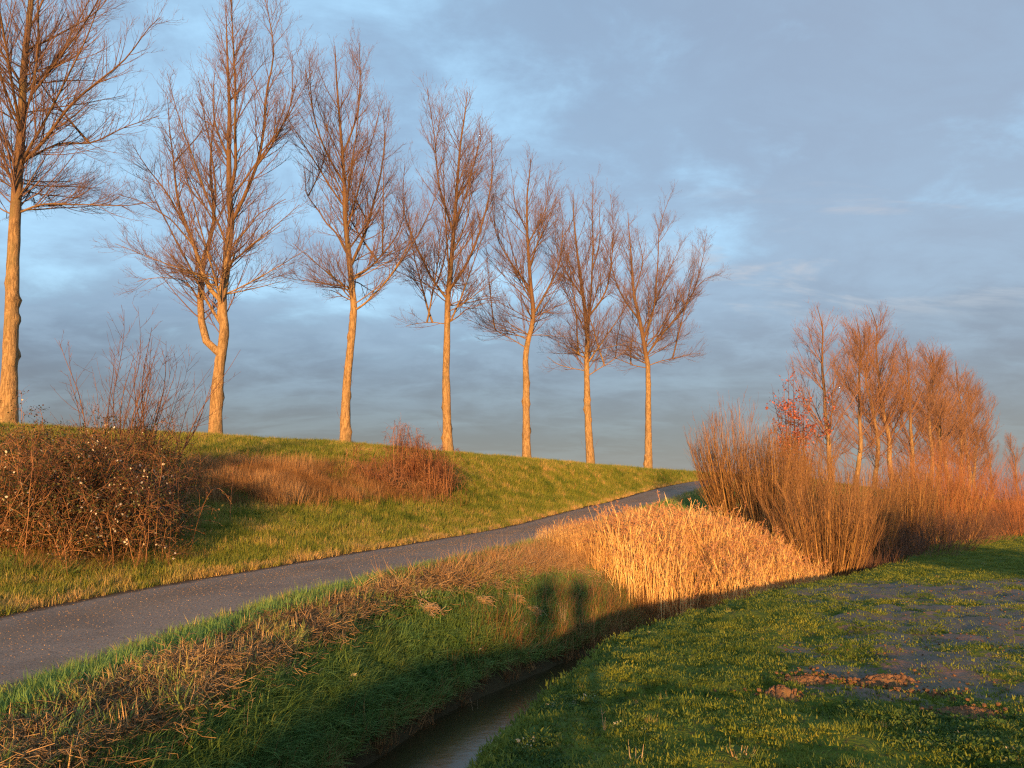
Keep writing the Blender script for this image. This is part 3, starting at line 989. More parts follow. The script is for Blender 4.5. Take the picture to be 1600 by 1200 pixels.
POLY = [(.7, 21.2), (1.9, 19.0), (2.9, 18.0), (4.6, 18.6), (6.8, 20.9), (9.2, 23.8), (9.6, 25.2), (8.2, 26.5), (6.0, 27.2), (3.6, 26), (1.6, 24.4)]
q = np.stack([rg.uniform(.5, 11.5, 60000), rg.uniform(17.5, 33, 60000)], 1)
q = q[in_poly(q[:, 0] + .5 * rg.normal(size=len(q)) * .5, q[:, 1] + .4 * rg.normal(size=len(q)), POLY)]
q = q[:3600]
P = np.array([(x, y, gz(x, y)) for x, y in q]); n = len(P)
v = pn(P, .55, 41)
bx_, by_, _ = proj(P)
lim = np.interp(bx_, [820, 850, 900, 950, 1000, 1060, 1100, 1150, 1200, 1260, 1300], [832, 822, 816, 806, 796, 796, 802, 814, 834, 870, 892])
room = (by_ - lim) / F * np.linalg.norm(P, axis=1)
keep = (room > .35) & (rg.random(n) < np.clip(.16 + .66 * ss(P[:, 0], .8, 3.4) + 1.5 * v, .06, 1))
P, v, room = P[keep], v[keep], room[keep]; n = len(P)
s = np.minimum(rg.uniform(.80, 1.15, n) + .3 * v, room / 1.55 * rg.uniform(.72, 1.08, n))
s *= np.where(rg.random(n) < .08, 1.15, 1)
scatter("reed_bed", reeds, P, rots(n, rg, .05), np.stack([s * 1.1, s * 1.1, s], 1), np.clip(.55 + .5 * v + rg.normal(0, .14, n), 0, 1), rg.integers(0, 5, n))
# trampled straw and dry leaves at the foot of the reeds
n = 6500
q = np.stack([rg.uniform(.5, 12, n * 6), rg.uniform(17, 31, n * 6)], 1)
P2 = [(x + .35, y - .35) for x, y in POLY]
q = q[in_poly(q[:, 0], q[:, 1], P2)][:n]
P = np.array([(x, y, gz(x, y)) for x, y in q]); n = len(P)
s = rg.uniform(.7, 1.6, n)
scatter("reed_foot_grass", bank_dry, P, rots(n, rg, .45), np.stack([s, s, s * .8], 1), np.clip(rg.normal(.85, .2, n), 0, 1), rg.integers(0, 3, n))
# bent dry reed litter between verge and reeds
n = 1600
P, L = sample_ground(n, 10.6, 12.2, lambda x, y, l, d: np.exp(-((y - 20) / 5.0) ** 2), rg)
s = rg.uniform(.6, 1.2, n)
scatter("flattened_straw", bank_dry, P, rots(n, rg, .7), np.stack([s, s, s * .5], 1), np.clip(rg.normal(.85, .15, n), 0, 1), rg.integers(0, 3, n))


# ------------------------------------------------------------------ trees
def trunk_tube(pts, r0, r1, n, sides, rng, flare=1.3, knots=6, top_frac=1.0):
    """knobbly trunk; returns V,Q"""
    P_ = resample(pts, n)
    t_ = np.linspace(0, 1, n)
    R = r0 + (r1 - r0) * t_
    R = R * (1 + (flare - 1) * np.exp(-t_ * 22))
    V, Q = tubes(P_[None], R[None], sides)
    V = V.reshape(n, sides, 3)
    C = P_[:, None, :]
    D = V - C
    ang = np.arange(sides) / sides * 2 * np.pi
    amp_ = np.ones((n, sides))
    sd = rng.uniform(0, 50)
    Ltot = np.linalg.norm(np.diff(P_, axis=0), axis=1).sum()
    for i in range(n):
        for j in range(sides):
            z_ = t_[i] * Ltot
            amp_[i, j] += .13 * mnoise.noise(Vector((math.cos(ang[j]) * 1.6 + sd, math.sin(ang[j]) * 1.6, z_ * 1.1))) + .07 * mnoise.noise(Vector((math.cos(ang[j]) * 4 + sd, math.sin(ang[j]) * 4, z_ * 3)))
    for _ in range(knots):
        kt = rng.uniform(.05, .9) * top_frac; ka = rng.uniform(0, 6.283)
        dz_ = (t_[:, None] - kt) * Ltot
        da = (ang[None] - ka + np.pi) % (2 * np.pi) - np.pi
        amp_ += rng.uniform(.25, .5) * np.exp(-(dz_ / .16) ** 2 - (da / .45) ** 2)
    V = C + D * amp_[:, :, None]
    return V.reshape(-1, 3), Q, P_, R


def limb_radius(L):
    return 0.016 + 0.0058 * L ** 1.1


def build_tree(name, label, base_px, stem, limbs, trunk_px, Yd, H_px, seed, auto=12, group=None, skirt=10, sprouts=0, dens=1.0):
    auto = int(auto * (1.15 if seed < 102 else 1.55))
    rng = np.random.default_rng(seed)
    b0 = unproj(*base_px, Yd)
    b0[2] = gz(b0[0], b0[1]) - .1
    root = empty(name, b0, label=label, cat="tree", group=group)
    st = np.array([unproj(x, y, Yd) for x, y in stem])
    st[0] = b0
    # gentle depth sway of the stem
    st[:, 1] += np.interp(st[:, 2], [b0[2], b0[2] + 6, st[-1][2]], [0, 0, rng.uniform(-1.0, 1.0)])
    Lst = np.linalg.norm(np.diff(st, axis=0), axis=1).sum()
    r0 = trunk_px / F * Yd / 2
    n = int(Lst / .16)
    V, Q, SP, SR0 = trunk_tube(st, r0, .02, n, 14, rng, knots=10, top_frac=.35)
    hfrac = np.linspace(0, 1, n)
    # trunk: bole to the crown base gets the pale bark, rest is the leader
    crown_z = limbs[0]['z0'] if False else None
    lp = []; lr = []
    for lb in limbs:
        pts = np.array([unproj(x, y, Yd) for x, y in lb])
        # snap the start to the stem / nearest built limb
        sl = rng.choice([-1, 1]) * rng.uniform(.12, .42)
        seg = np.concatenate([[0], np.cumsum(np.linalg.norm(np.diff(pts, axis=0), axis=1))])
        allp = [SP] + lp
        best = None
        for A_ in allp:
            k_ = np.argmin((A_[:, 0] - pts[0, 0]) ** 2 + (A_[:, 2] - pts[0, 2]) ** 2)
            dd = (A_[k_, 0] - pts[0, 0]) ** 2 + (A_[k_, 2] - pts[0, 2]) ** 2
            if best is None or dd < best[0] - .02: best = (dd, A_[k_].copy())
        pts[:, 1] = best[1][1] + sl * seg
        pts[0] = best[1]
        P_ = resample(pts, 16)
        sw = np.linspace(0, 1, 16)
        P_ += sum(rng.normal(0, .045 / (q_ + 1), 3)[None] * np.sin(sw * np.pi * (q_ + 1) * 1.5)[:, None] for q_ in range(4)) * sw[:, None] ** .3
        lp.append(P_)
        L_ = seg[-1]
        lr.append(.012 + (limb_radius(L_) * (1.25 if (seed == 101 and len(lp) == 1) else 1.0) - .012) * (1 - np.linspace(0, 1, 16)) ** 1.15)
    # further limbs towards and away from the viewer
    top = st[-1][2]
    cz = min(l[0][2] for l in lp) if lp else b0[2] + 7
    src = [SP[(SP[:, 2] > cz + .3)]] + lp[:5]
    for k_ in range(auto):
        S_ = src[k_ % len(src)] if k_ > auto * .6 else src[0]
        i0 = int(rng.uniform(.02, .78) * (len(S_) - 1))
        p0 = S_[i0]
        L_ = max(2.0, (top - p0[2]) * rng.uniform(.42, .74))
        a_ = rng.choice([0, np.pi]) + rng.normal(0, 1.1) + np.pi / 2
        sp_a = rng.uniform(.45, .85)
        d_ = np.array([math.cos(a_) * sp_a, math.sin(a_) * sp_a, .85])
        pts = [p0]
        c = p0.copy()
        for s_ in range(15):
            d_ = d_ + np.array([0, 0, .035]) + rng.normal(0, .025, 3)
            d_ = d_ / np.linalg.norm(d_)
            c = c + d_ * L_ / 15
            pts.append(c)
        lp.append(np.array(pts)); lr.append(.010 + (limb_radius(L_) * .8 - .010) * (1 - np.linspace(0, 1, 16)) ** 1.2)
    # low skirt of thin spreading branches
    for k_ in range(skirt):
        S_ = src[0]
        if seed == 101: S_ = S_[S_[:, 2] > cz + 2.3]
        p0 = S_[int(rng.uniform(0, .16 if seed > 100 else .42) * (len(S_) - 1))]
        a_ = rng.uniform(0, 6.283)
        L_ = rng.uniform(2.2, 4.4)
        d_ = np.array([math.cos(a_), math.sin(a_), rng.uniform(.1, .6)])
        pts = [p0]; c = p0.copy()
        for s_ in range(15):
            d_ = d_ + np.array([0, 0, .012]) + rng.normal(0, .04, 3)
            d_ = d_ / np.linalg.norm(d_)
            c = c + d_ * L_ / 15
            pts.append(c)
        lp.append(np.array(pts)); lr.append(np.linspace(.032, .010, 16))
    LP = np.array(lp); LR = np.array(lr)
    TP = resample(SP[SP[:, 2] > cz], 24)
    g_trunk = Geo().add(V, Q)
    tr = g_trunk.build("trunk", [M_bark], root, loc=b0)
    thick = LR[:, 0] > .085
    gl = Geo().tubes(LP, LR, 8)
    gl.build("branches", [M_bark], root, loc=b0)
    P2, R2 = grow(LP, LR, 3.6 * dens, .12, .99, (24, 46), (.9, 2.1, .14), 8, up=.32, wob=.035, rmin=.0058, rng=rng, len_fall=.45)
    Pt, Rt = grow(TP[None], np.linspace(.12, .02, 24)[None], 3.6 * dens, 0.0, .98, (28, 55), (.9, 2.4, .12), 8, up=.35, wob=.035, rmin=.0058, rng=rng, len_fall=.4)
    P2 = np.concatenate([P2, Pt]); R2 = np.concatenate([R2, Rt])
    P3, R3 = grow(P2, R2, 4.6 * dens, .15, 1, (22, 46), (.35, 1.1, .08), 5, up=.25, wob=.05, rmin=.0046, rng=rng, len_fall=.35)
    P4, R4 = grow(P3, R3, 5.0 * dens, .15, 1, (24, 55), (.10, .36, 0), 3, up=.3, wob=.06, rmin=.0040, rng=rng, len_fall=.2)
    g_ = Geo().tubes(P2, R2, 5).tubes(P3, R3, 3).tubes(P4, R4, 3)
    g_.build("crown", [M_twig], root, loc=b0)
    if sprouts:
        Ps, Rs = [], []
        Sp = SP[(SP[:, 2] < b0[2] + 5)]
        sp_, sr_ = grow(resample(Sp, 12)[None], np.full((1, 12), r0)[...], sprouts / 5.0, .05, 1, (35, 70), (.5, 1.4, 0), 8, up=.7, wob=.05, rmin=.005, rng=rng, rratio=.03)
        for q_ in range(len(sp_)):
            s3, r3 = grow(sp_[q_:q_ + 1], sr_[q_:q_ + 1], 3.5, .25, 1, (20, 40), (.15, .45, 0), 4, up=.4, rmin=.004, rng=rng)
            Geo().tubes(sp_[q_:q_ + 1], sr_[q_:q_ + 1], 3).tubes(s3, r3, 3).build("trunk_shoot", [M_twig], root, loc=b0)
    return root


GT = "poplars in a row along the dike crest"
T = []
T.append(dict(base=(12, 668), Y=27.7, w=24, stem=[(12, 675), (16, 560), (20, 430), (22, 330), (28, 200), (30, 100), (38, 0), (44, -90), (46, -180), (50, -260)],
    limbs=[[(30, 330), (60, 312), (110, 308), (170, 302), (215, 292)], [(33, 256), (60, 226), (110, 172), (160, 140), (205, 112), (250, 70), (272, 55)],
           [(34, 250), (75, 214), (120, 205), (165, 170), (215, 140)], [(34, 178), (50, 150), (70, 95), (88, 20), (100, -60)], [(20, 330), (6, 275), (-2, 200), (-30, 120)],
           [(40, 72), (80, 40), (135, 0), (160, -40)], [(24, 250), (-5, 190), (-30, 90)], [(20, 340), (-20, 310), (-70, 300)], [(38, 40), (60, -40), (90, -120)], [(30, 130), (0, 60), (-20, -60)]],
    label="thickest bare tree, at the left edge, its top cut off", skirt=22, sprouts=5))
T.append(dict(base=(337, 683), Y=31.4, w=19, stem=[(337, 690), (338, 640), (341, 590), (346, 552), (350, 515), (347, 470), (352, 420), (356, 370), (358, 342), (354, 290), (352, 240), (351, 160), (346, 80), (342, 5)],
    limbs=[[(343, 556), (328, 545), (312, 520), (300, 480), (294, 430), (291, 372), (297, 340), (298, 300), (286, 245), (276, 200), (268, 120), (272, 35)],
           [(340, 474), (326, 450), (311, 422), (294, 376), (276, 330), (262, 290), (248, 224), (234, 165), (228, 110)],
           [(358, 345), (384, 308), (410, 262), (424, 216), (434, 172), (450, 120), (444, 45)],
           [(356, 298), (370, 260), (377, 205), (384, 120), (396, 8)],
           [(358, 400), (380, 368), (414, 342), (462, 328)], [(354, 414), (384, 396), (412, 380), (446, 362)],
           [(288, 352), (262, 312), (238, 276), (208, 242), (182, 206)], [(290, 376), (262, 340), (225, 318), (190, 308)],
           [(296, 440), (270, 428), (240, 425), (205, 432)], [(352, 240), (330, 190), (318, 130), (310, 60)], [(298, 300), (306, 250), (304, 190), (300, 110)], [(412, 262), (440, 235), (470, 190), (478, 130)]],
    label="tall bare tree that forks low into two stems, second from the left on the crest", skirt=8, sprouts=0, auto=10))
T.append(dict(base=(540, 695), Y=35.0, w=15, stem=[(540, 700), (540, 640), (543, 590), (548, 540), (553, 485), (551, 455), (546, 400), (541, 340), (540, 280), (536, 220), (531, 150), (528, 85)],
    limbs=[[(553, 486), (576, 470), (610, 440), (640, 396), (655, 350)], [(550, 420), (565, 372), (578, 310), (586, 260), (590, 195), (584, 130)],
           [(547, 402), (522, 362), (496, 330), (470, 285), (462, 240)], [(540, 292), (516, 250), (502, 200), (505, 130)], [(552, 440), (585, 400), (618, 340), (626, 270)],
           [(548, 455), (515, 430), (480, 400)], [(540, 250), (560, 200), (572, 140), (575, 100)]],
    label="bare tree with a kinked trunk and one long limb reaching right, third from the left", sprouts=8))
T.append(dict(base=(700, 709), Y=40.5, w=14.5, stem=[(700, 714), (698, 640), (697, 590), (699, 500), (701, 455), (708, 380), (714, 300), (720, 230), (726, 190), (731, 150)],
    limbs=[[(700, 470), (672, 432), (652, 388), (636, 340), (640, 280)], [(707, 365), (688, 300), (684, 240), (676, 178)], [(706, 506), (732, 480), (776, 464)],
           [(705, 456), (732, 412), (752, 360), (768, 300), (770, 220)], [(696, 508), (665, 503), (632, 505)], [(712, 320), (734, 270), (746, 215), (752, 175)], [(706, 400), (730, 350), (742, 280)]],
    label="bare tree with an even broad crown just right of the red shrub", sprouts=8))
T.append(dict(base=(823, 719), Y=45.5, w=13, stem=[(823, 724), (822, 650), (822, 600), (822, 550), (833, 495), (829, 440), (824, 360), (824, 300), (828, 265), (830, 240)],
    limbs=[[(834, 490), (856, 448), (876, 400), (882, 330), (876, 290)], [(820, 544), (786, 526), (752, 502)], [(829, 450), (798, 412), (776, 372), (768, 310)],
           [(825, 360), (806, 310), (798, 260)], [(826, 380), (850, 330), (860, 270)], [(834, 495), (870, 480), (895, 470)]],
    label="bare tree whose slim trunk leans right at the fork, fifth from the left", sprouts=7))
T.append(dict(base=(923, 728), Y=51.3, w=12.5, stem=[(923, 733), (919, 660), (917, 600), (917, 556), (918, 520), (911, 460), (903, 400), (897, 340), (896, 300)],
    limbs=[[(918, 520), (923, 440), (922, 380), (920, 300)], [(921, 588), (945, 570), (985, 542)], [(917, 560), (890, 545), (852, 530)], [(912, 465), (884, 420), (870, 370), (872, 320)],
           [(919, 500), (945, 455), (955, 390), (950, 320)], [(918, 580), (880, 570), (856, 552)], [(921, 430), (936, 380), (938, 310)]],
    label="bare tree with two near-parallel upright stems in its crown, sixth from the left", sprouts=8))
T.append(dict(base=(1013, 737), Y=58.7, w=11.8, stem=[(1014, 742), (1013, 660), (1013, 580), (1010, 555), (1001, 500), (992, 455), (988, 390), (985, 350), (984, 325)],
    limbs=[[(1011, 556), (1056, 492), (1092, 448), (1120, 438)], [(1008, 530), (1020, 480), (1022, 380), (1036, 328)], [(1002, 500), (968, 460), (950, 410), (962, 350)],
           [(1012, 572), (1050, 560), (1092, 556)], [(1012, 575), (980, 565), (940, 545)], [(1020, 470), (1052, 410), (1068, 370)], [(1040, 520), (1075, 470), (1090, 410), (1092, 385)], [(992, 460), (1008, 400), (1004, 340)]],
    label="bare tree with a wide rounded crown at the far right end of the crest row", sprouts=4, skirt=14))
for i, d_ in enumerate(T):
    build_tree("bare_poplar", d_['label'], d_['base'], d_['stem'], d_['limbs'], d_['w'], d_['Y'], 0, 100 + i, auto=d_.get('auto', 12), group=GT, skirt=d_.get('skirt', 10), sprouts=d_.get('sprouts', 0), dens=[1.15, 1.15, 1.1, 1.1, 1.1, 1.15, 1.2][i])


# far row of trees behind the willows
def far_tree_mesh(seed, H=17.0):
    rng = np.random.default_rng(seed)
    st = [np.array([0, 0, 0.0])]
    for k_ in range(9):
        st.append(st[-1] + np.array([rng.normal(0, .18), rng.normal(0, .18), H / 9]))
    V, Q, SP, SR = trunk_tube(st, .24, .02, 60, 8, rng, knots=4)
    lp = []; lr = []
    for k_ in range(44):
        i0 = int((.20 + .70 * rng.random()) * 59)
        p0 = SP[i0]; L_ = (H - p0[2]) * rng.uniform(.38, .62) + 1
        a_ = rng.uniform(0, 6.283); d_ = np.array([math.cos(a_) * .62, math.sin(a_) * .62, .8])
        if p0[2] < H * .3: d_[2] = .35; L_ = rng.uniform(2.2, 3.8)
        pts = [p0]; c = p0.copy()
        for s_ in range(11):
            d_ = d_ + np.array([0, 0, .06]) + rng.normal(0, .05, 3); d_ /= np.linalg.norm(d_)
            c = c + d_ * L_ / 11; pts.append(c)
        lp.append(pts); lr.append(np.linspace(limb_radius(L_) * .75, .012, 12))
    LP = np.array(lp); LR = np.array(lr)
    P2, R2 = grow(LP, LR, 3.8, .08, 1, (22, 46), (.8, 1.9, .15), 7, up=.35, wob=.04, rmin=.0075, rng=rng)
    P3, R3 = grow(P2, R2, 5.4, .1, 1, (20, 50), (.3, 1.0, .05), 4, up=.4, rmin=.006, rng=rng)
    tm = Geo().add(V, Q).build("trunk", [M_bark], link=False).data
    cm = Geo().tubes(LP, LR, 5).tubes(P2, R2, 3).tubes(P3, R3, 3).build("crown", [M_far_twig], link=False).data
    return tm, cm


FM = [far_tree_mesh(300 + i) for i in range(4)]
GF = "trees in the distant row behind the willows"
far_spec = [(1297, 70, 480, "leftmost tree of the distant row, behind the russet-leaved tree"),
            (1332, 75, 497, "second tree from the left in the distant row"),
            (1366, 80, 512, "slender tree third from the left in the distant row, lower than its right neighbour"),
            (1397, 84, 474, "tallest tree of the distant row, with a darker trunk"),
            (1424, 92, 530, "tree just right of the tallest in the distant row"),
            (1448, 100, 537, "white-trunked tree sixth from the left in the distant row"),
            (1467, 108, 545, "seventh tree from the left in the distant row"),
            (1485, 118, 552, "eighth tree from the left in the distant row, amid merged crowns"),
            (1499, 128, 566, "third tree from the right end of the distant row"),
            (1512, 138, 582, "second tree from the right end of the distant row"),
            (1524, 148, 600, "lowest and last tree at the right end of the distant row")]
for i, (px, Yd, top, lab) in enumerate(far_spec):
    p0 = unproj(px, 740, Yd); p0[2] = 0.6
    tp = unproj(px, top, Yd)
    sc_ = (tp[2] - p0[2]) / 17.0
    p0[2] = min(gz(p0[0], p0[1]), .6) - .1
    sc_ = (tp[2] - p0[2]) / 17.0
    r_ = empty("distant_tree", p0, label=lab, cat="tree", group=GF)
    wd = sc_ * (1.05 if i < 4 else 1.15)
    for nm, me in zip(("trunk", "crown"), FM[i % 4]):
        c = bpy.data.objects.new(nm, me); COL.objects.link(c); c.parent = r_
        c.rotation_euler = (0, 0, i * 1.7); c.scale = (wd, wd, sc_)
# little far trees at the right edge
for px, top, Yd, lab in ((1546, 672, 150, "small faint tree right of the distant row, above the orange scrub"), (1585, 676, 160, "small faint tree at the right edge of the picture")):
    p0 = unproj(px, 735, Yd); p0[2] = gz(p0[0], p0[1])
    tp = unproj(px, top, Yd); sc_ = (tp[2] - p0[2]) / 17
    r_ = empty("distant_tree", p0, label=lab, cat="tree")
    for nm, me in zip(("trunk", "crown"), FM[1]):
        c = bpy.data.objects.new(nm, me); COL.objects.link(c); c.parent = r_; c.scale = (sc_ * .9, sc_ * .9, sc_)


# ------------------------------------------------------------------ willows and scrub
def whips(rng, n, H, spread, base_r, rb=.018, lean_lo=0.0, npts=10):
    """upright fan of stems"""
    a_ = rng.uniform(0, 6.283, n)
    rr = np.sqrt(rng.random(n))
    base = np.stack([np.cos(a_) * rr * base_r, np.sin(a_) * rr * base_r, np.full(n, -.1)], 1)
    tilt = lean_lo + rr * spread + rng.normal(0, .05, n)
    h = H * rng.uniform(.62, 1.0, n) * (1 - .22 * rr)
    P_ = np.zeros((n, npts, 3)); P_[:, 0] = base
    d = norm(np.stack([np.cos(a_) * np.tan(tilt), np.sin(a_) * np.tan(tilt), np.ones(n)], 1))
    cur = base
    for s_ in range(1, npts):
        d = norm(d + np.array([0, 0, .045]) + rng.normal(0, .028, (n, 3)))
        cur = cur + d * (h / (npts - 1))[:, None]
        P_[:, s_] = cur
    R = np.linspace(1, .22, npts)[None] * (rb * rng.uniform(.5, 1.2, n))[:, None]
    return P_, R


def willow(name, label, x, y, H, seed, n=130, spread=.42, base_r=.55, mats=(M_willow, M_willow_tip), cat="shrub", group=None, d2=3.0, d3=3.2, rb=.020):
    rng = np.random.default_rng(seed)
    z = gz(x, y)
    r_ = empty(name, (x, y, z), label=label, cat=cat, group=group)
    P1, R1 = whips(rng, n, H, spread, base_r, rb)
    P2, R2 = grow(P1, R1, d2, .22, .95, (12, 30), (.5, 1.5, .05), 6, up=.35, wob=.05, rmin=.006, rng=rng, len_fall=.35)
    P3, R3 = grow(P2, R2, d3, .1, 1, (14, 34), (.2, .7, 0), 4, up=.3, wob=.06, rmin=.005, rng=rng, len_fall=.3)
    o1 = Geo().tubes(P1, R1, 5).build("stems", [mats[0]], link=False)
    o2 = Geo().tubes(P2, R2, 3).tubes(P3, R3, 3).build("twigs", [mats[1]], link=False)
    for nm, o in (("stem_fan", o1), ("crown", o2)):
        c = bpy.data.objects.new(nm, o.data); COL.objects.link(c); c.parent = r_
    return r_


def at(px, Yd):
    return (px - 800) / F * Yd * .99, Yd


GW = "bare willow shrubs along the far ditch bank"
wl = [(1150, 33, 6.0, 170, .40, "tall bare willow shrub nearest the road, its whips fanning out left"),
      (1205, 31, 5.2, 130, .30, "narrower willow shrub in the gap behind the reeds"),
      (1278, 25.5, 4.9, 170, .44, "broad willow shrub with yellowish stems fanning from behind the reeds, nearest the ditch"),
      (1335, 31, 5.6, 150, .40, "dense willow shrub right behind the broad yellow-stemmed one"),
      (1255, 37, 5.6, 130, .35, "willow shrub below the russet-leaved tree"),
      (1400, 36, 6.0, 150, .40, "willow shrub above the dark shaded hollow in the bank"),
      (1452, 42, 5.9, 140, .42, "willow shrub below the white-trunked distant tree"),
      (1495, 46, 4.6, 140, .50, "sloping orange willow shrub at the end of the shaded bank")]
for i, (px, Yd, H, n, sp, lab) in enumerate(wl):
    x, y = at(px, Yd)
    willow("willow_shrub", lab, x, y, H, 500 + i, n=n, spread=sp, base_r=.7, group=GW, mats=(M_willow, M_willow_tip) if i < 6 else (M_willow, M_orange_twig))
GO = "orange scrub in the right background"
ob = [(1440, 66, 7.6, "orange scrub bush left of the white trunks"), (1490, 72, 8.4, "orange scrub bush under the merged distant crowns"), (1530, 62, 6.6, "round orange bush right of the sloping willow"),
      (1570, 70, 7.6, "orange bush second from the right edge"), (1605, 60, 6.4, "orange bush cut by the right edge"), (1640, 75, 8.0, "orange bush just past the right edge of the picture"), (1560, 58, 4.2, "low brown bush at the far end of the ditch"),
      (1590, 53, 3.2, "low brown bush above the sunlit grass at the right edge")]
for i, (px, Yd, H, lab) in enumerate(ob):
    x, y = at(px, Yd)
    willow("scrub_bush", lab, x, y, H, 560 + i, n=110, spread=.75, base_r=1.6, mats=(M_orange_twig, M_orange_twig), cat="bush", group=GO, d2=2.6, d3=2.6)

# low grey-brown thorny growth in the shaded hollow
GH = "low brush in the shaded hollow"
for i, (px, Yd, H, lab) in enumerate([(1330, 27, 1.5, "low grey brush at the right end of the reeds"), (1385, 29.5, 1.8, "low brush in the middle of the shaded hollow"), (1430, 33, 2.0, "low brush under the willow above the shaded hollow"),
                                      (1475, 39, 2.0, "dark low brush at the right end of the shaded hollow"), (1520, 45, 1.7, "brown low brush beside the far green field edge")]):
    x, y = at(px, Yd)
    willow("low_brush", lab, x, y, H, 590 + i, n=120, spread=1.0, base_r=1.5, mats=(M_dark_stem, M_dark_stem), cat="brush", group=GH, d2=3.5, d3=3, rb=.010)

# russet-leaved tree
rng = np.random.default_rng(77)
x, y = at(1245, 52)
z = gz(x, y)
r_ = empty("russet_leaved_tree", (x, y, z), label="young tree still holding russet leaves, between the tall willow and the distant row", cat="tree")
P1, R1 = whips(rng, 18, 10.0, .36, .3, .06)
P2, R2 = grow(P1, R1, 2.6, .25, 1, (30, 60), (.6, 1.6, .06), 7, up=.3, rmin=.010, rng=rng)
P3, R3 = grow(P2, R2, 3.0, .1, 1, (25, 55), (.3, .8, 0), 4, up=.2, rmin=.008, rng=rng)
c = Geo().tubes(P1, R1, 5).build("trunk", [M_dark_stem], link=False)
c2 = Geo().tubes(P2, R2, 3).tubes(P3, R3, 3).build("crown", [M_dark_stem], link=False)
tips = P3[:, 2:].reshape(-1, 3)
tips = tips[rng.random(len(tips)) < np.where(tips[:, 2] < 7.6, .95, .35)]
tips = np.repeat(tips, 2, 0) + rng.normal(0, .06, (len(tips) * 2, 3))
V, Q = leaves(tips, rng.normal(size=tips.shape) + [0, 0, -.5], rng.uniform(.11, .20, len(tips)), rng.uniform(.08, .13, len(tips)), rng=rng)
c3 = make_mesh("foliage", V, [Q], M_brown_leaf, link=False)
for o in (c, c2, c3):
    COL.objects.link(o); o.parent = r_; o.location = (0, 0, 0)

# ------------------------------------------------------------------ bramble thicket on the left
rng = np.random.default_rng(88)


def arches(rng, n, reach, height, c, spread, npts=9, r=.006):
    a_ = rng.uniform(0, 6.283, n)
    base = np.stack([c[0] + rng.normal(0, spread[0], n), c[1] + rng.normal(0, spread[1], n), np.zeros(n)], 1)
    base[:, 2] = [gz(p[0], p[1]) - .03 for p in base]
    t_ = np.linspace(0, 1, npts)
    rc = rng.uniform(*reach, n); hh = rng.uniform(*height, n); dr = rng.uniform(.2, 1.1, n)
    P_ = np.zeros((n, npts, 3))
    for i in range(npts):
        P_[:, i, 0] = base[:, 0] + np.cos(a_) * rc * t_[i] ** 1.3
        P_[:, i, 1] = base[:, 1] + np.sin(a_) * rc * t_[i] ** 1.3
        P_[:, i, 2] = base[:, 2] + hh * (np.sin(t_[i] * (np.pi / 2 + dr * .8)))
    P_ += rng.normal(0, .03, P_.shape) * (t_[None, :, None])
    hm = np.array([1 + .9 * fbm(b_[0] * 1.6, b_[1] * 1.6, 9) for b_ in base])
    P_[:, :, 2] = base[:, None, 2] + (P_[:, :, 2] - base[:, None, 2]) * hm[:, None]
    return P_, np.full((n, npts), r) * np.linspace(1.2, .5, npts)[None] * rng.uniform(.7, 1.6, n)[:, None]


def bramble(name, label, c, ext, H, seed, n, nleaf, npale, mats=(M_bramble, M_dark_leaf), cat="bush", group=None, r=.0045, reach=(.15, 1.0)):
    rng = np.random.default_rng(seed)
    loc = np.array([c[0], c[1], gz(*c)])
    r_ = empty(name, loc, label=label, cat=cat, group=group)
    P1, R1 = arches(rng, n, reach, (H * .25, H), c, ext, r=r)
    P2, R2 = grow(P1, R1, 6.5, .04, 1, (25, 65), (.12, .6, 0), 5, up=.05, wob=.12, rmin=.004, rng=rng, droop=.4)
    Geo().tubes(P1, R1, 4).tubes(P2, R2, 3).build("stem_tangle", [mats[0]], r_, loc=loc)
    if nleaf:
        t_ = P2[:, 1:].reshape(-1, 3)
        t_ = t_[rng.choice(len(t_), nleaf)] + rng.normal(0, .05, (nleaf, 3))
        V, Q = leaves(t_, rng.normal(size=t_.shape) + [0, -.3, .2], rng.uniform(.03, .065, nleaf), rng.uniform(.02, .045, nleaf), rng=rng)
        make_mesh("foliage", V, [Q], mats[1], r_, loc=loc)
    if npale:
        t_ = P2[:, 2:].reshape(-1, 3)
        nn = np.array([fbm(p[0] * 1.3, p[2] * 1.3 + 4, p[1] * .5, 2) for p in t_])
        fr = t_[:, 1] < np.quantile(t_[:, 1], .45)
        cand = t_[(nn > .10) & fr]
        if len(cand) < npale: cand = t_
        t_ = cand[rng.choice(len(cand), npale)] + rng.normal(0, .04, (npale, 3))
        D = rng.normal(size=t_.shape)
        D = norm(D); A_ = norm(np.cross(D, rng.normal(size=D.shape) * .5 + [0, 1.0, .15]))
        S_ = rng.uniform(.013, .026, npale)[:, None]
        ang = np.arange(6) / 6 * 2 * np.pi
        V = t_[:, None] + S_[:, None] * (D[:, None] * np.cos(ang)[None, :, None] * 1.15 + A_[:, None] * np.sin(ang)[None, :, None] * .9)
        Q = np.arange(npale * 6).reshape(-1, 6)
        make_mesh("pale_leaves", V.reshape(-1, 3), [Q], M_pale_leaf, r_, loc=loc)
    return r_


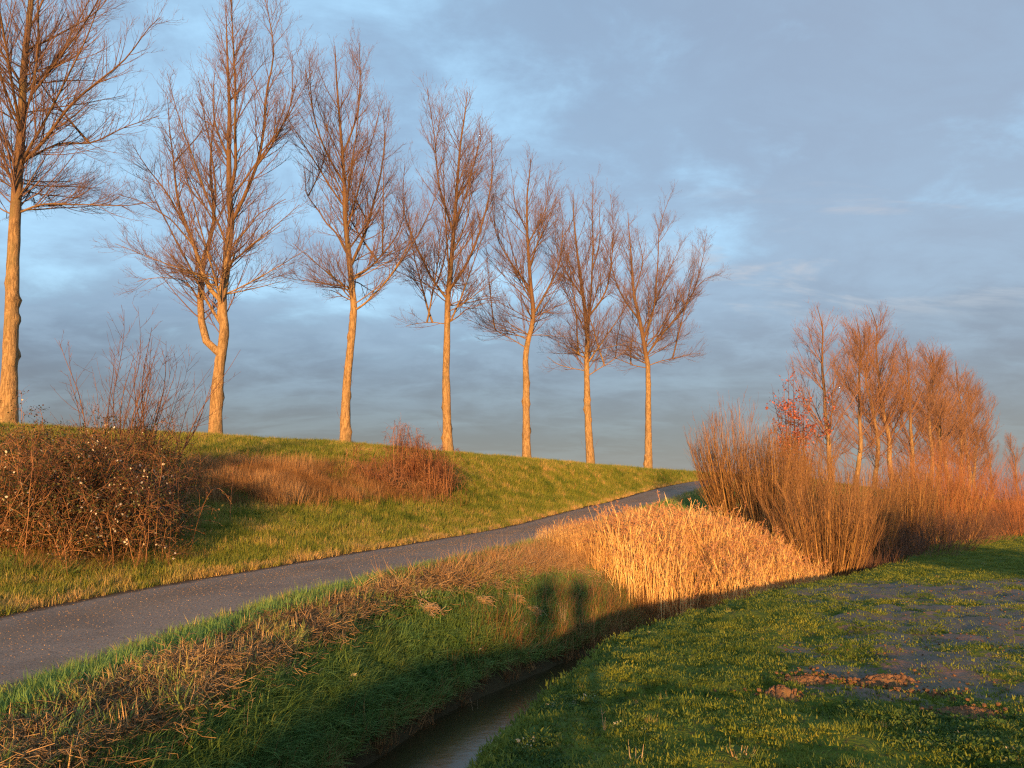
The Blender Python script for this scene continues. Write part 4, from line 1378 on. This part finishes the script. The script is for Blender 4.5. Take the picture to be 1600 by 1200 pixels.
GB = "bramble clumps on the left slope"
for i, (px, py, ex, H, n, nl, npl, lab) in enumerate([
        (55, 860, (.65, .5), 1.45, 520, 16000, 110, "tangled bramble clump at the left edge, green at its foot"),
        (140, 855, (.6, .5), 1.5, 560, 13000, 330, "bramble clump dotted with cream leaves, under the bare sapling"),
        (198, 836, (.42, .45), 1.2, 420, 9000, 200, "right-hand bramble clump with cream leaves hanging to the grass"),
        (20, 790, (1.0, .7), 1.35, 420, 11000, 30, "rear bramble clump against the dike crest at the left edge"),
        (125, 780, (1.0, .7), 1.4, 460, 12000, 180, "rear bramble clump below the thickest tree"),
        (200, 768, (.6, .6), 1.15, 380, 9000, 60, "rear bramble clump left of the forked tree's foot")]):
    c = on_ground(px, py)
    bramble("bramble_bush", lab, (c[0], c[1]), ex, H * (1 if i < 3 else 1.0), 700 + i, n, nl, npl, group=GB)
    print('bramble', px, py, c)

# rough grass round the foot of the brambles
pts = []
for _ in range(3200):
    px = rng.uniform(-60, 320); py = rng.uniform(815, 905) - max(0, px - 180) * .22
    p_ = on_ground(px, py)
    if p_ is not None: pts.append(p_)
P = np.array(pts); n = len(P)
s = rng.uniform(.5, 1.1, n)
scatter("rough_slope_grass", tufts_long, P, rots(n, rng, .2), np.stack([s, s, s], 1), np.clip(.5 + .5 * pn(P, 1.3, 91) + rng.normal(0, .15, n), 0, 1), rng.integers(0, 3, n))
sel_ = rng.random(n) < .16
scatter("rough_dry_grass", bank_dry, P[sel_], rots(sel_.sum(), rng, .35), np.stack([s, s, s], 1)[sel_] * .8, np.clip(rng.normal(.6, .25, sel_.sum()), 0, 1), rng.integers(0, 3, sel_.sum()))

# bare sapling rising out of the brambles
c = on_ground(205, 760)
z = c[2]
rng = np.random.default_rng(91)
for i, (px, tilt, H, n, lab) in enumerate([(180, .50, 5.8, 18, "bare many-stemmed sapling rising from the brambles, left of the forked tree"), (232, .40, 5.3, 14, "leaning bare sapling beside the first, its twigs swept right")]):
    c = on_ground(px, 765)
    r_ = empty("bare_sapling", c, label=lab, cat="sapling", group="saplings in the brambles")
    P1, R1 = whips(rng, n, H, tilt, .25, .022, lean_lo=.04)
    P1 += np.array([.10, 0, 0]) * (P1[:, :, 2:3]) * (i * 1.3)
    P1[:, :, :2] += np.sin(P1[:, :, 2:3] * 1.7 + rng.uniform(0, 6, (n, 1, 1))) * .07
    P2, R2 = grow(P1, R1, 4.2, .22, 1, (25, 55), (.4, 1.5, .06), 6, up=.3, rmin=.005, rng=rng)
    P3, R3 = grow(P2, R2, 4.0, .1, 1, (25, 50), (.1, .3, 0), 3, up=.2, rmin=.004, rng=rng)
    for nm, g_ in (("stem_fan", Geo().tubes(P1, R1, 5)), ("crown", Geo().tubes(P2, R2, 3).tubes(P3, R3, 3))):
        o = g_.build(nm, [M_dark_stem], link=False); COL.objects.link(o); o.parent = r_; o.location = (0, 0, 0)

# red shrub on the slope by the fourth tree
for i, (px, py, ex, H, n, lab) in enumerate([(655, 765, (.55, .45), 1.9, 420, "dense red-brown shrub on the slope, its wiry top against the sky"), (690, 765, (.3, .3), 1.0, 160, "lower right flank of the red-brown shrub thicket"), (600, 765, (.6, .4), 1.0, 160, "reddish brush left of the dense red-brown shrub")]):
    c = on_ground(px, py)
    print('red', c)
    bramble("red_shrub", lab, (c[0], c[1]), ex, H, 740 + i, n, 0, 0, mats=(M_red_stem, None), group="red-brown shrubs on the slope", r=.006, reach=(.1, .8))

# crumbs of reddish soil lying on the trampled field
def clod(rng):
    V = []; 
    a_, b_ = np.meshgrid(np.linspace(0, 2 * np.pi, 9)[:-1], np.linspace(.15, np.pi - .15, 6))
    r_ = .02 * (1 + rng.normal(0, .16, a_.shape))
    V = np.stack([np.cos(a_) * np.sin(b_) * r_, np.sin(a_) * np.sin(b_) * r_, np.cos(b_) * r_ * .7 + .006], -1).reshape(-1, 3)
    i_ = np.arange(48).reshape(6, 8)
    Q = np.stack([i_[:-1], i_[1:], np.roll(i_, -1, 1)[1:], np.roll(i_, -1, 1)[:-1]], -1).reshape(-1, 4)
    return make_mesh("clod", V, [Q, i_[:1], i_[-1:, ::-1]], M_clod, smooth=False, link=False)


clods = [clod(rg) for _ in range(4)]
P, L = sample_ground(14000, 2, 5.9, lambda x, y, l, d: dfall(d, 12, 2), rg)
mm = mud_at(P); nn_ = pn(P, 1.1, 33)
keep = (mm > .3) & (nn_ > .08)
P = P[keep][:900]; n = len(P)
s = rg.uniform(.25, .9, n)
scatter("soil_crumbs", clods, P, rots(n, rg, .4), np.stack([s, s, s], 1), np.zeros(n), rg.integers(0, 4, n))
# cast clods scattered about the molehills
pc = []
for px, py in ((1220, 1088), (1262, 1064), (1385, 1066), (1455, 1088), (1510, 1115), (1300, 1062), (1330, 1070)):
    c_ = on_ground(px, py)
    for _ in range(75):
        ex_ = 1.0 if rg.random() < .8 else 2.2
        x_, y_ = c_[0] + rg.normal(0, .16) * ex_, c_[1] + rg.normal(0, .055) * ex_
        pc.append((x_, y_, gz(x_, y_) + max(0, rg.normal(.015, .02)) * (ex_ < 2)))
P = np.array(pc); n = len(P); s = rg.uniform(.35, 1.15, n)
scatter("cast_soil_crumbs", clods, P, rots(n, rg, .4), np.stack([s, s, s], 1), np.zeros(n), rg.integers(0, 4, n))

# ------------------------------------------------------------------ small things
def clod_heap(name, label, px, py, w_, h_, seed, elong=1.0, group="soil heaps on the field"):
    c = on_ground(px, py)
    rng = np.random.default_rng(seed)
    n1_, n2_ = 64, 40
    a_ = np.linspace(0, 2 * np.pi, n1_, endpoint=False)
    V = [(0, 0, h_)]
    sd = rng.uniform(0, 90)
    cells = rng.normal(0, .45, (90, 2))
    pts = []
    for i in range(1, n2_ + 1):
        rr = i / n2_
        for a in a_:
            wob_ = 1 + .25 * mnoise.noise(Vector((math.cos(a) * 1.5 + sd, math.sin(a) * 1.5, 0)))
            x = math.cos(a) * rr * wob_; y = math.sin(a) * rr * wob_
            dd = np.sqrt(((cells - (x, y)) ** 2).sum(1)).min()
            lump = max(0, 1 - (dd / .12) ** 2) ** .5
            z = h_ * ((1 - rr) ** .8 * .6 + .6 * lump * (1 - rr ** 3)) - .015 * (rr > .95)
            V.append((x * w_ * elong, y * w_, z))
    V[0] = (0, 0, h_ * .9)
    V = np.array(V)
    V[:, 2] += rng.normal(0, .004, len(V))
    T_ = [[0, 1 + (j + 1) % n1_, 1 + j] for j in range(n1_)]
    Q_ = [[1 + (i - 1) * n1_ + j, 1 + (i - 1) * n1_ + (j + 1) % n1_, 1 + i * n1_ + (j + 1) % n1_, 1 + i * n1_ + j] for i in range(1, n2_) for j in range(n1_)]
    o = make_mesh(name, V, [np.array(T_)[:, ::-1], np.array(Q_)[:, ::-1]], M_clod, link=False)
    COL.objects.link(o); o.location = c - np.array([0, 0, .01])
    return tag(o, label=label, cat="molehill", group=group)


for i, a_ in enumerate([(1220, 1090, .17, .10, 1.1, "rounded reddish molehill standing alone, left of the clod row"), (1262, 1064, .13, .05, 2.2, "low reddish clod row between the molehill and the long clod ridge"),
                        (1300, 1062, .05, .035, 1.2, "tiny clod lump between two clod ridges"), (1385, 1066, .15, .075, 2.6, "long ridge of reddish clods in the muddy middle of the field"), (1455, 1088, .12, .03, 2.2, "flat crumbly soil patch right of the clod ridge"),
                        (1510, 1115, .13, .055, 2.4, "dark reddish clod ridge nearest the lower right corner"), (1190, 1085, .025, .02, 1.2, "single small clod left of the molehill"), (1490, 1094, .035, .03, 1.3, "small clod above the dark reddish ridge")]):
    clod_heap("molehill", a_[5], a_[0], a_[1], a_[2], a_[3], 800 + i, a_[4])


def dead_weed(name, label, px, py, H, n, seed, spread=.5, mat=M_straw, r=.004, group=None, head=False):
    c = on_ground(px, py)
    rng = np.random.default_rng(seed)
    P1, R1 = whips(rng, n, H, spread, .03, r * 1.4, npts=6)
    P2, R2 = grow(P1, R1, 5, .3, 1, (30, 60), (.04, .14, 0), 4, up=.2, rmin=.0018, rng=rng)
    g_ = Geo().tubes(P1, R1, 4).tubes(P2, R2, 3)
    if head:
        t_ = P1[:, -1].repeat(8, 0) + rng.normal(0, .02, (n * 8, 3))
        V, Q = leaves(t_, rng.normal(size=t_.shape) + [0, 0, .3], np.full(len(t_), .03), np.full(len(t_), .012), rng=rng)
        g_.add(V, Q)
    o = g_.build(name, [mat], link=False)
    COL.objects.link(o); o.location = c
    return tag(o, label=label, cat="weed", group=group)


M_pale_stalk = mat_simple("pale_stalk", (0.50, 0.40, 0.26), (0.40, 0.30, 0.18), 8, 0.7)
wd = [(1283, 1036, .14, 3, .25, "short upright brown stub on the muddy field"), (1440, 1040, .17, 7, .6, "straw tuft with splayed blades right of the stub"), (1152, 1178, .20, 16, .7, "bristly dead tuft in the lower middle of the field"),
      (1090, 1190, .10, 8, .8, "small brown dead sprig near the bottom edge"), (943, 1140, .34, 2, .06, "single pale upright stalk on the near bank"), (990, 1190, .26, 4, .2, "pale thin stalks at the bottom edge of the near bank"),
      (1570, 1050, .14, 9, .8, "rusty tuft near the right edge of the field"), (1340, 1195, .10, 6, .9, "flat brown stem at the bottom edge"), (880, 1060, .30, 3, .15, "thin bare stalks leaning over the water"), (1008, 1003, .12, 3, .3, "pale leaning stalk at the shoulder of the near bank")]
for i, (px, py, H, n, sp, lab) in enumerate(wd):
    dead_weed("dead_weed", lab, px, py, H, n, 850 + i, sp, mat=M_pale_stalk if i in (4, 5, 8, 9) else M_straw, r=.004, group="dead weeds on the near side", head=False)
fs = [(378, 1195, .75, 2, .12, "tall pale forked stalk at the bottom, left of the ditch"), (305, 1140, .55, 3, .10, "pale broken stalks on the mown edge"), (410, 1105, .45, 2, .08, "thin pale stalk on the shaded far bank"), (500, 1030, .6, 3, .2, "arching pale stalk at the edge of the shade"),
      (470, 975, .35, 2, .3, "short pale stalk above the shaded bank"), (745, 1130, .5, 3, .2, "pale stalk rising by the far waterline"), (822, 1010, .4, 4, .25, "yellowish stalks under the straw heap"), (735, 995, .45, 6, .3, "yellow-leaved herb stalks on the sunlit bank"), (805, 1105, .35, 10, .55, "rust-coloured seed head beside the water"), (880, 985, .8, 12, .12, "thin upright stalks between the two figures' shadows"), (960, 985, .4, 4, .2, "grey stalks in the shaded bank below the reeds")]
for i, (px, py, H, n, sp, lab) in enumerate(fs):
    dead_weed("dead_stalk", lab, px, py, H, n, 880 + i, sp, mat=M_pale_stalk if i != 8 else M_red_stem, r=.0035, group="dead stalks on the far bank", head=i in (8,))


def straw_heap(label, px, py, w_, seed):
    c = on_ground(px, py)
    rng = np.random.default_rng(seed)
    n = 190
    p = rng.normal(0, 1, (n, 3)) * [w_, w_ * .45, 0]
    p[:, 2] = np.abs(rng.normal(0, .025, n)) + .02
    a_ = rng.normal(0, .7, n); ln = rng.uniform(.1, .32, n)
    dr = np.stack([np.cos(a_), np.sin(a_) * .8, rng.normal(0, .15, n)], 1) * ln[:, None]
    P_ = np.stack([p - dr * .5, p + rng.normal(0, .02, p.shape), p + dr * .5], 1)
    P_[:, :, 2] += P_[:, :, 1] * .45 - P_[:, :, 0] * .12
    V, Q = tubes(P_, np.full((n, 3), .005), 3)
    o = make_mesh("straw_clump", V, [Q], M_straw, link=False)
    COL.objects.link(o); o.location = c + np.array([0, 0, .05])
    tag(o, label=label, cat="straw", group="cut straw on the far bank")


for i, a_ in enumerate([(650, 958, .16, "elongated clump of cut straw on the bank, leftmost of three"), (742, 946, .13, "small flat clump of cut straw, middle of three on the bank"), (822, 960, .12, "rounded clump of cut straw below the reeds' left end"), (800, 945, .08, "little straw scrap just left of the rounded clump"),
                        (905, 905, .30, "long drift of broken reeds lying at the foot of the reed bed"), (1010, 925, .22, "broken reeds lying right of the long drift")]):
    straw_heap(a_[3], a_[0], a_[1], a_[2], 900 + i)


# ------------------------------------------------------------------ the photographer and a companion, whose shadows fall on the bank
def person(label, x, y, H, coat, seed, arms_up):
    z0 = gz(x, y)
    s = H / 1.78
    J = {}
    V = []; E = []; R = []

    def v(p, r):
        V.append((p[0] * s, p[1] * s, p[2] * s)); R.append(r * s); return len(V) - 1

    pel = v((0, 0, .98), .15)
    ab = v((0, 0, 1.14), .14); ch = v((0, 0, 1.34), .165); nk0 = v((0, .0, 1.47), .075); nk = v((0, .01, 1.56), .06)
    hd1 = v((0, .02, 1.64), .085); hd2 = v((0, .01, 1.72), .085)
    E += [(pel, ab), (ab, ch), (ch, nk0), (nk0, nk), (nk, hd1), (hd1, hd2)]
    for sx in (-1, 1):
        h_ = v((sx * .10, 0, .90), .10); k_ = v((sx * .12, .01, .50), .065); a_ = v((sx * .13, -.01, .09), .042); t_ = v((sx * .15, .14, .04), .038)
        E += [(pel, h_), (h_, k_), (k_, a_), (a_, t_)]
        sh = v((sx * .19, 0, 1.42), .065)
        if arms_up:
            el = v((sx * .26, .10, 1.18), .045); wr = v((sx * .08, .30, 1.42), .032); hn = v((sx * .05, .36, 1.48), .034)
        else:
            el = v((sx * .25, -.02, 1.14), .046); wr = v((sx * .25, .06, .90), .032); hn = v((sx * .24, .08, .81), .034)
        E += [(ch, sh), (sh, el), (el, wr), (wr, hn)]
        for f_ in range(4):
            dx = (f_ - 1.5) * .018
            if arms_up:
                a1 = v((sx * .05 + dx, .385, 1.53), .009); b1 = v((sx * .04 + dx, .40, 1.57 - abs(dx)), .008)
            else:
                a1 = v((sx * .24 + dx * .4, .08 + dx, .76), .009); b1 = v((sx * .235 + dx * .4, .095 + dx, .71 + abs(dx) * .4), .008)
            E += [(hn, a1), (a1, b1)]
        th = v((sx * .02, .37, 1.50), .010) if arms_up else v((sx * .22, .12, .78), .010)
        E += [(hn, th)]
    me = bpy.data.meshes.new("person")
    me.from_pydata(V, E, [])
    o = bpy.data.objects.new("person", me); COL.objects.link(o)
    o.location = (x, y, z0)
    md = o.modifiers.new("skin", 'SKIN')
    for i, r in enumerate(R):
        me.skin_vertices[0].data[i].radius = (r, r)
    me.skin_vertices[0].data[0].use_root = True
    sb = o.modifiers.new("sub", 'SUBSURF'); sb.levels = 2; sb.render_levels = 2
    me.materials.append(coat)
    return tag(o, label=label, cat="person", group="people standing behind the viewpoint")


M_coat = mat_simple("dark_blue_coat", (0.03, 0.04, 0.07), (0.04, 0.05, 0.09), 6, .8)
M_coat2 = mat_simple("brown_coat", (0.10, 0.06, 0.035), (0.13, 0.08, 0.05), 6, .8)
person("standing person in a dark coat holding up a phone", -.03, -.75, 1.76, M_coat, 1, True)
person("standing person in a brown coat, arms at the sides", -.70, -1.1, 1.80, M_coat2, 2, False)

# evergreen bush behind the viewpoint on the right, whose shadow lies over the willows
rng = np.random.default_rng(99)
bx, by = 14.0, -5.0
r_ = empty("round_bush", (bx, by, gz(bx, by)), label="large round evergreen bush on the field to the right of the viewpoint", cat="bush")
P1, R1 = whips(rng, 110, 5.8, .85, 1.5, .05)
P2, R2 = grow(P1, R1, 2.5, .2, 1, (25, 60), (.5, 1.2, 0), 5, up=.1, rmin=.01, rng=rng)
o = Geo().tubes(P1, R1, 5).tubes(P2, R2, 3).build("stem_fan", [M_dark_stem], link=False); COL.objects.link(o); o.parent = r_; o.location = (0, 0, 0)
t_ = P2[:, 1:].reshape(-1, 3).repeat(5, 0); t_ = t_ + rng.normal(0, .16, t_.shape)
V, Q = leaves(t_, rng.normal(size=t_.shape), rng.uniform(.12, .26, len(t_)), rng.uniform(.08, .16, len(t_)), rng=rng)
o = make_mesh("foliage", V, [Q], M_dark_leaf); o.parent = r_; o.location = (0, 0, 0)
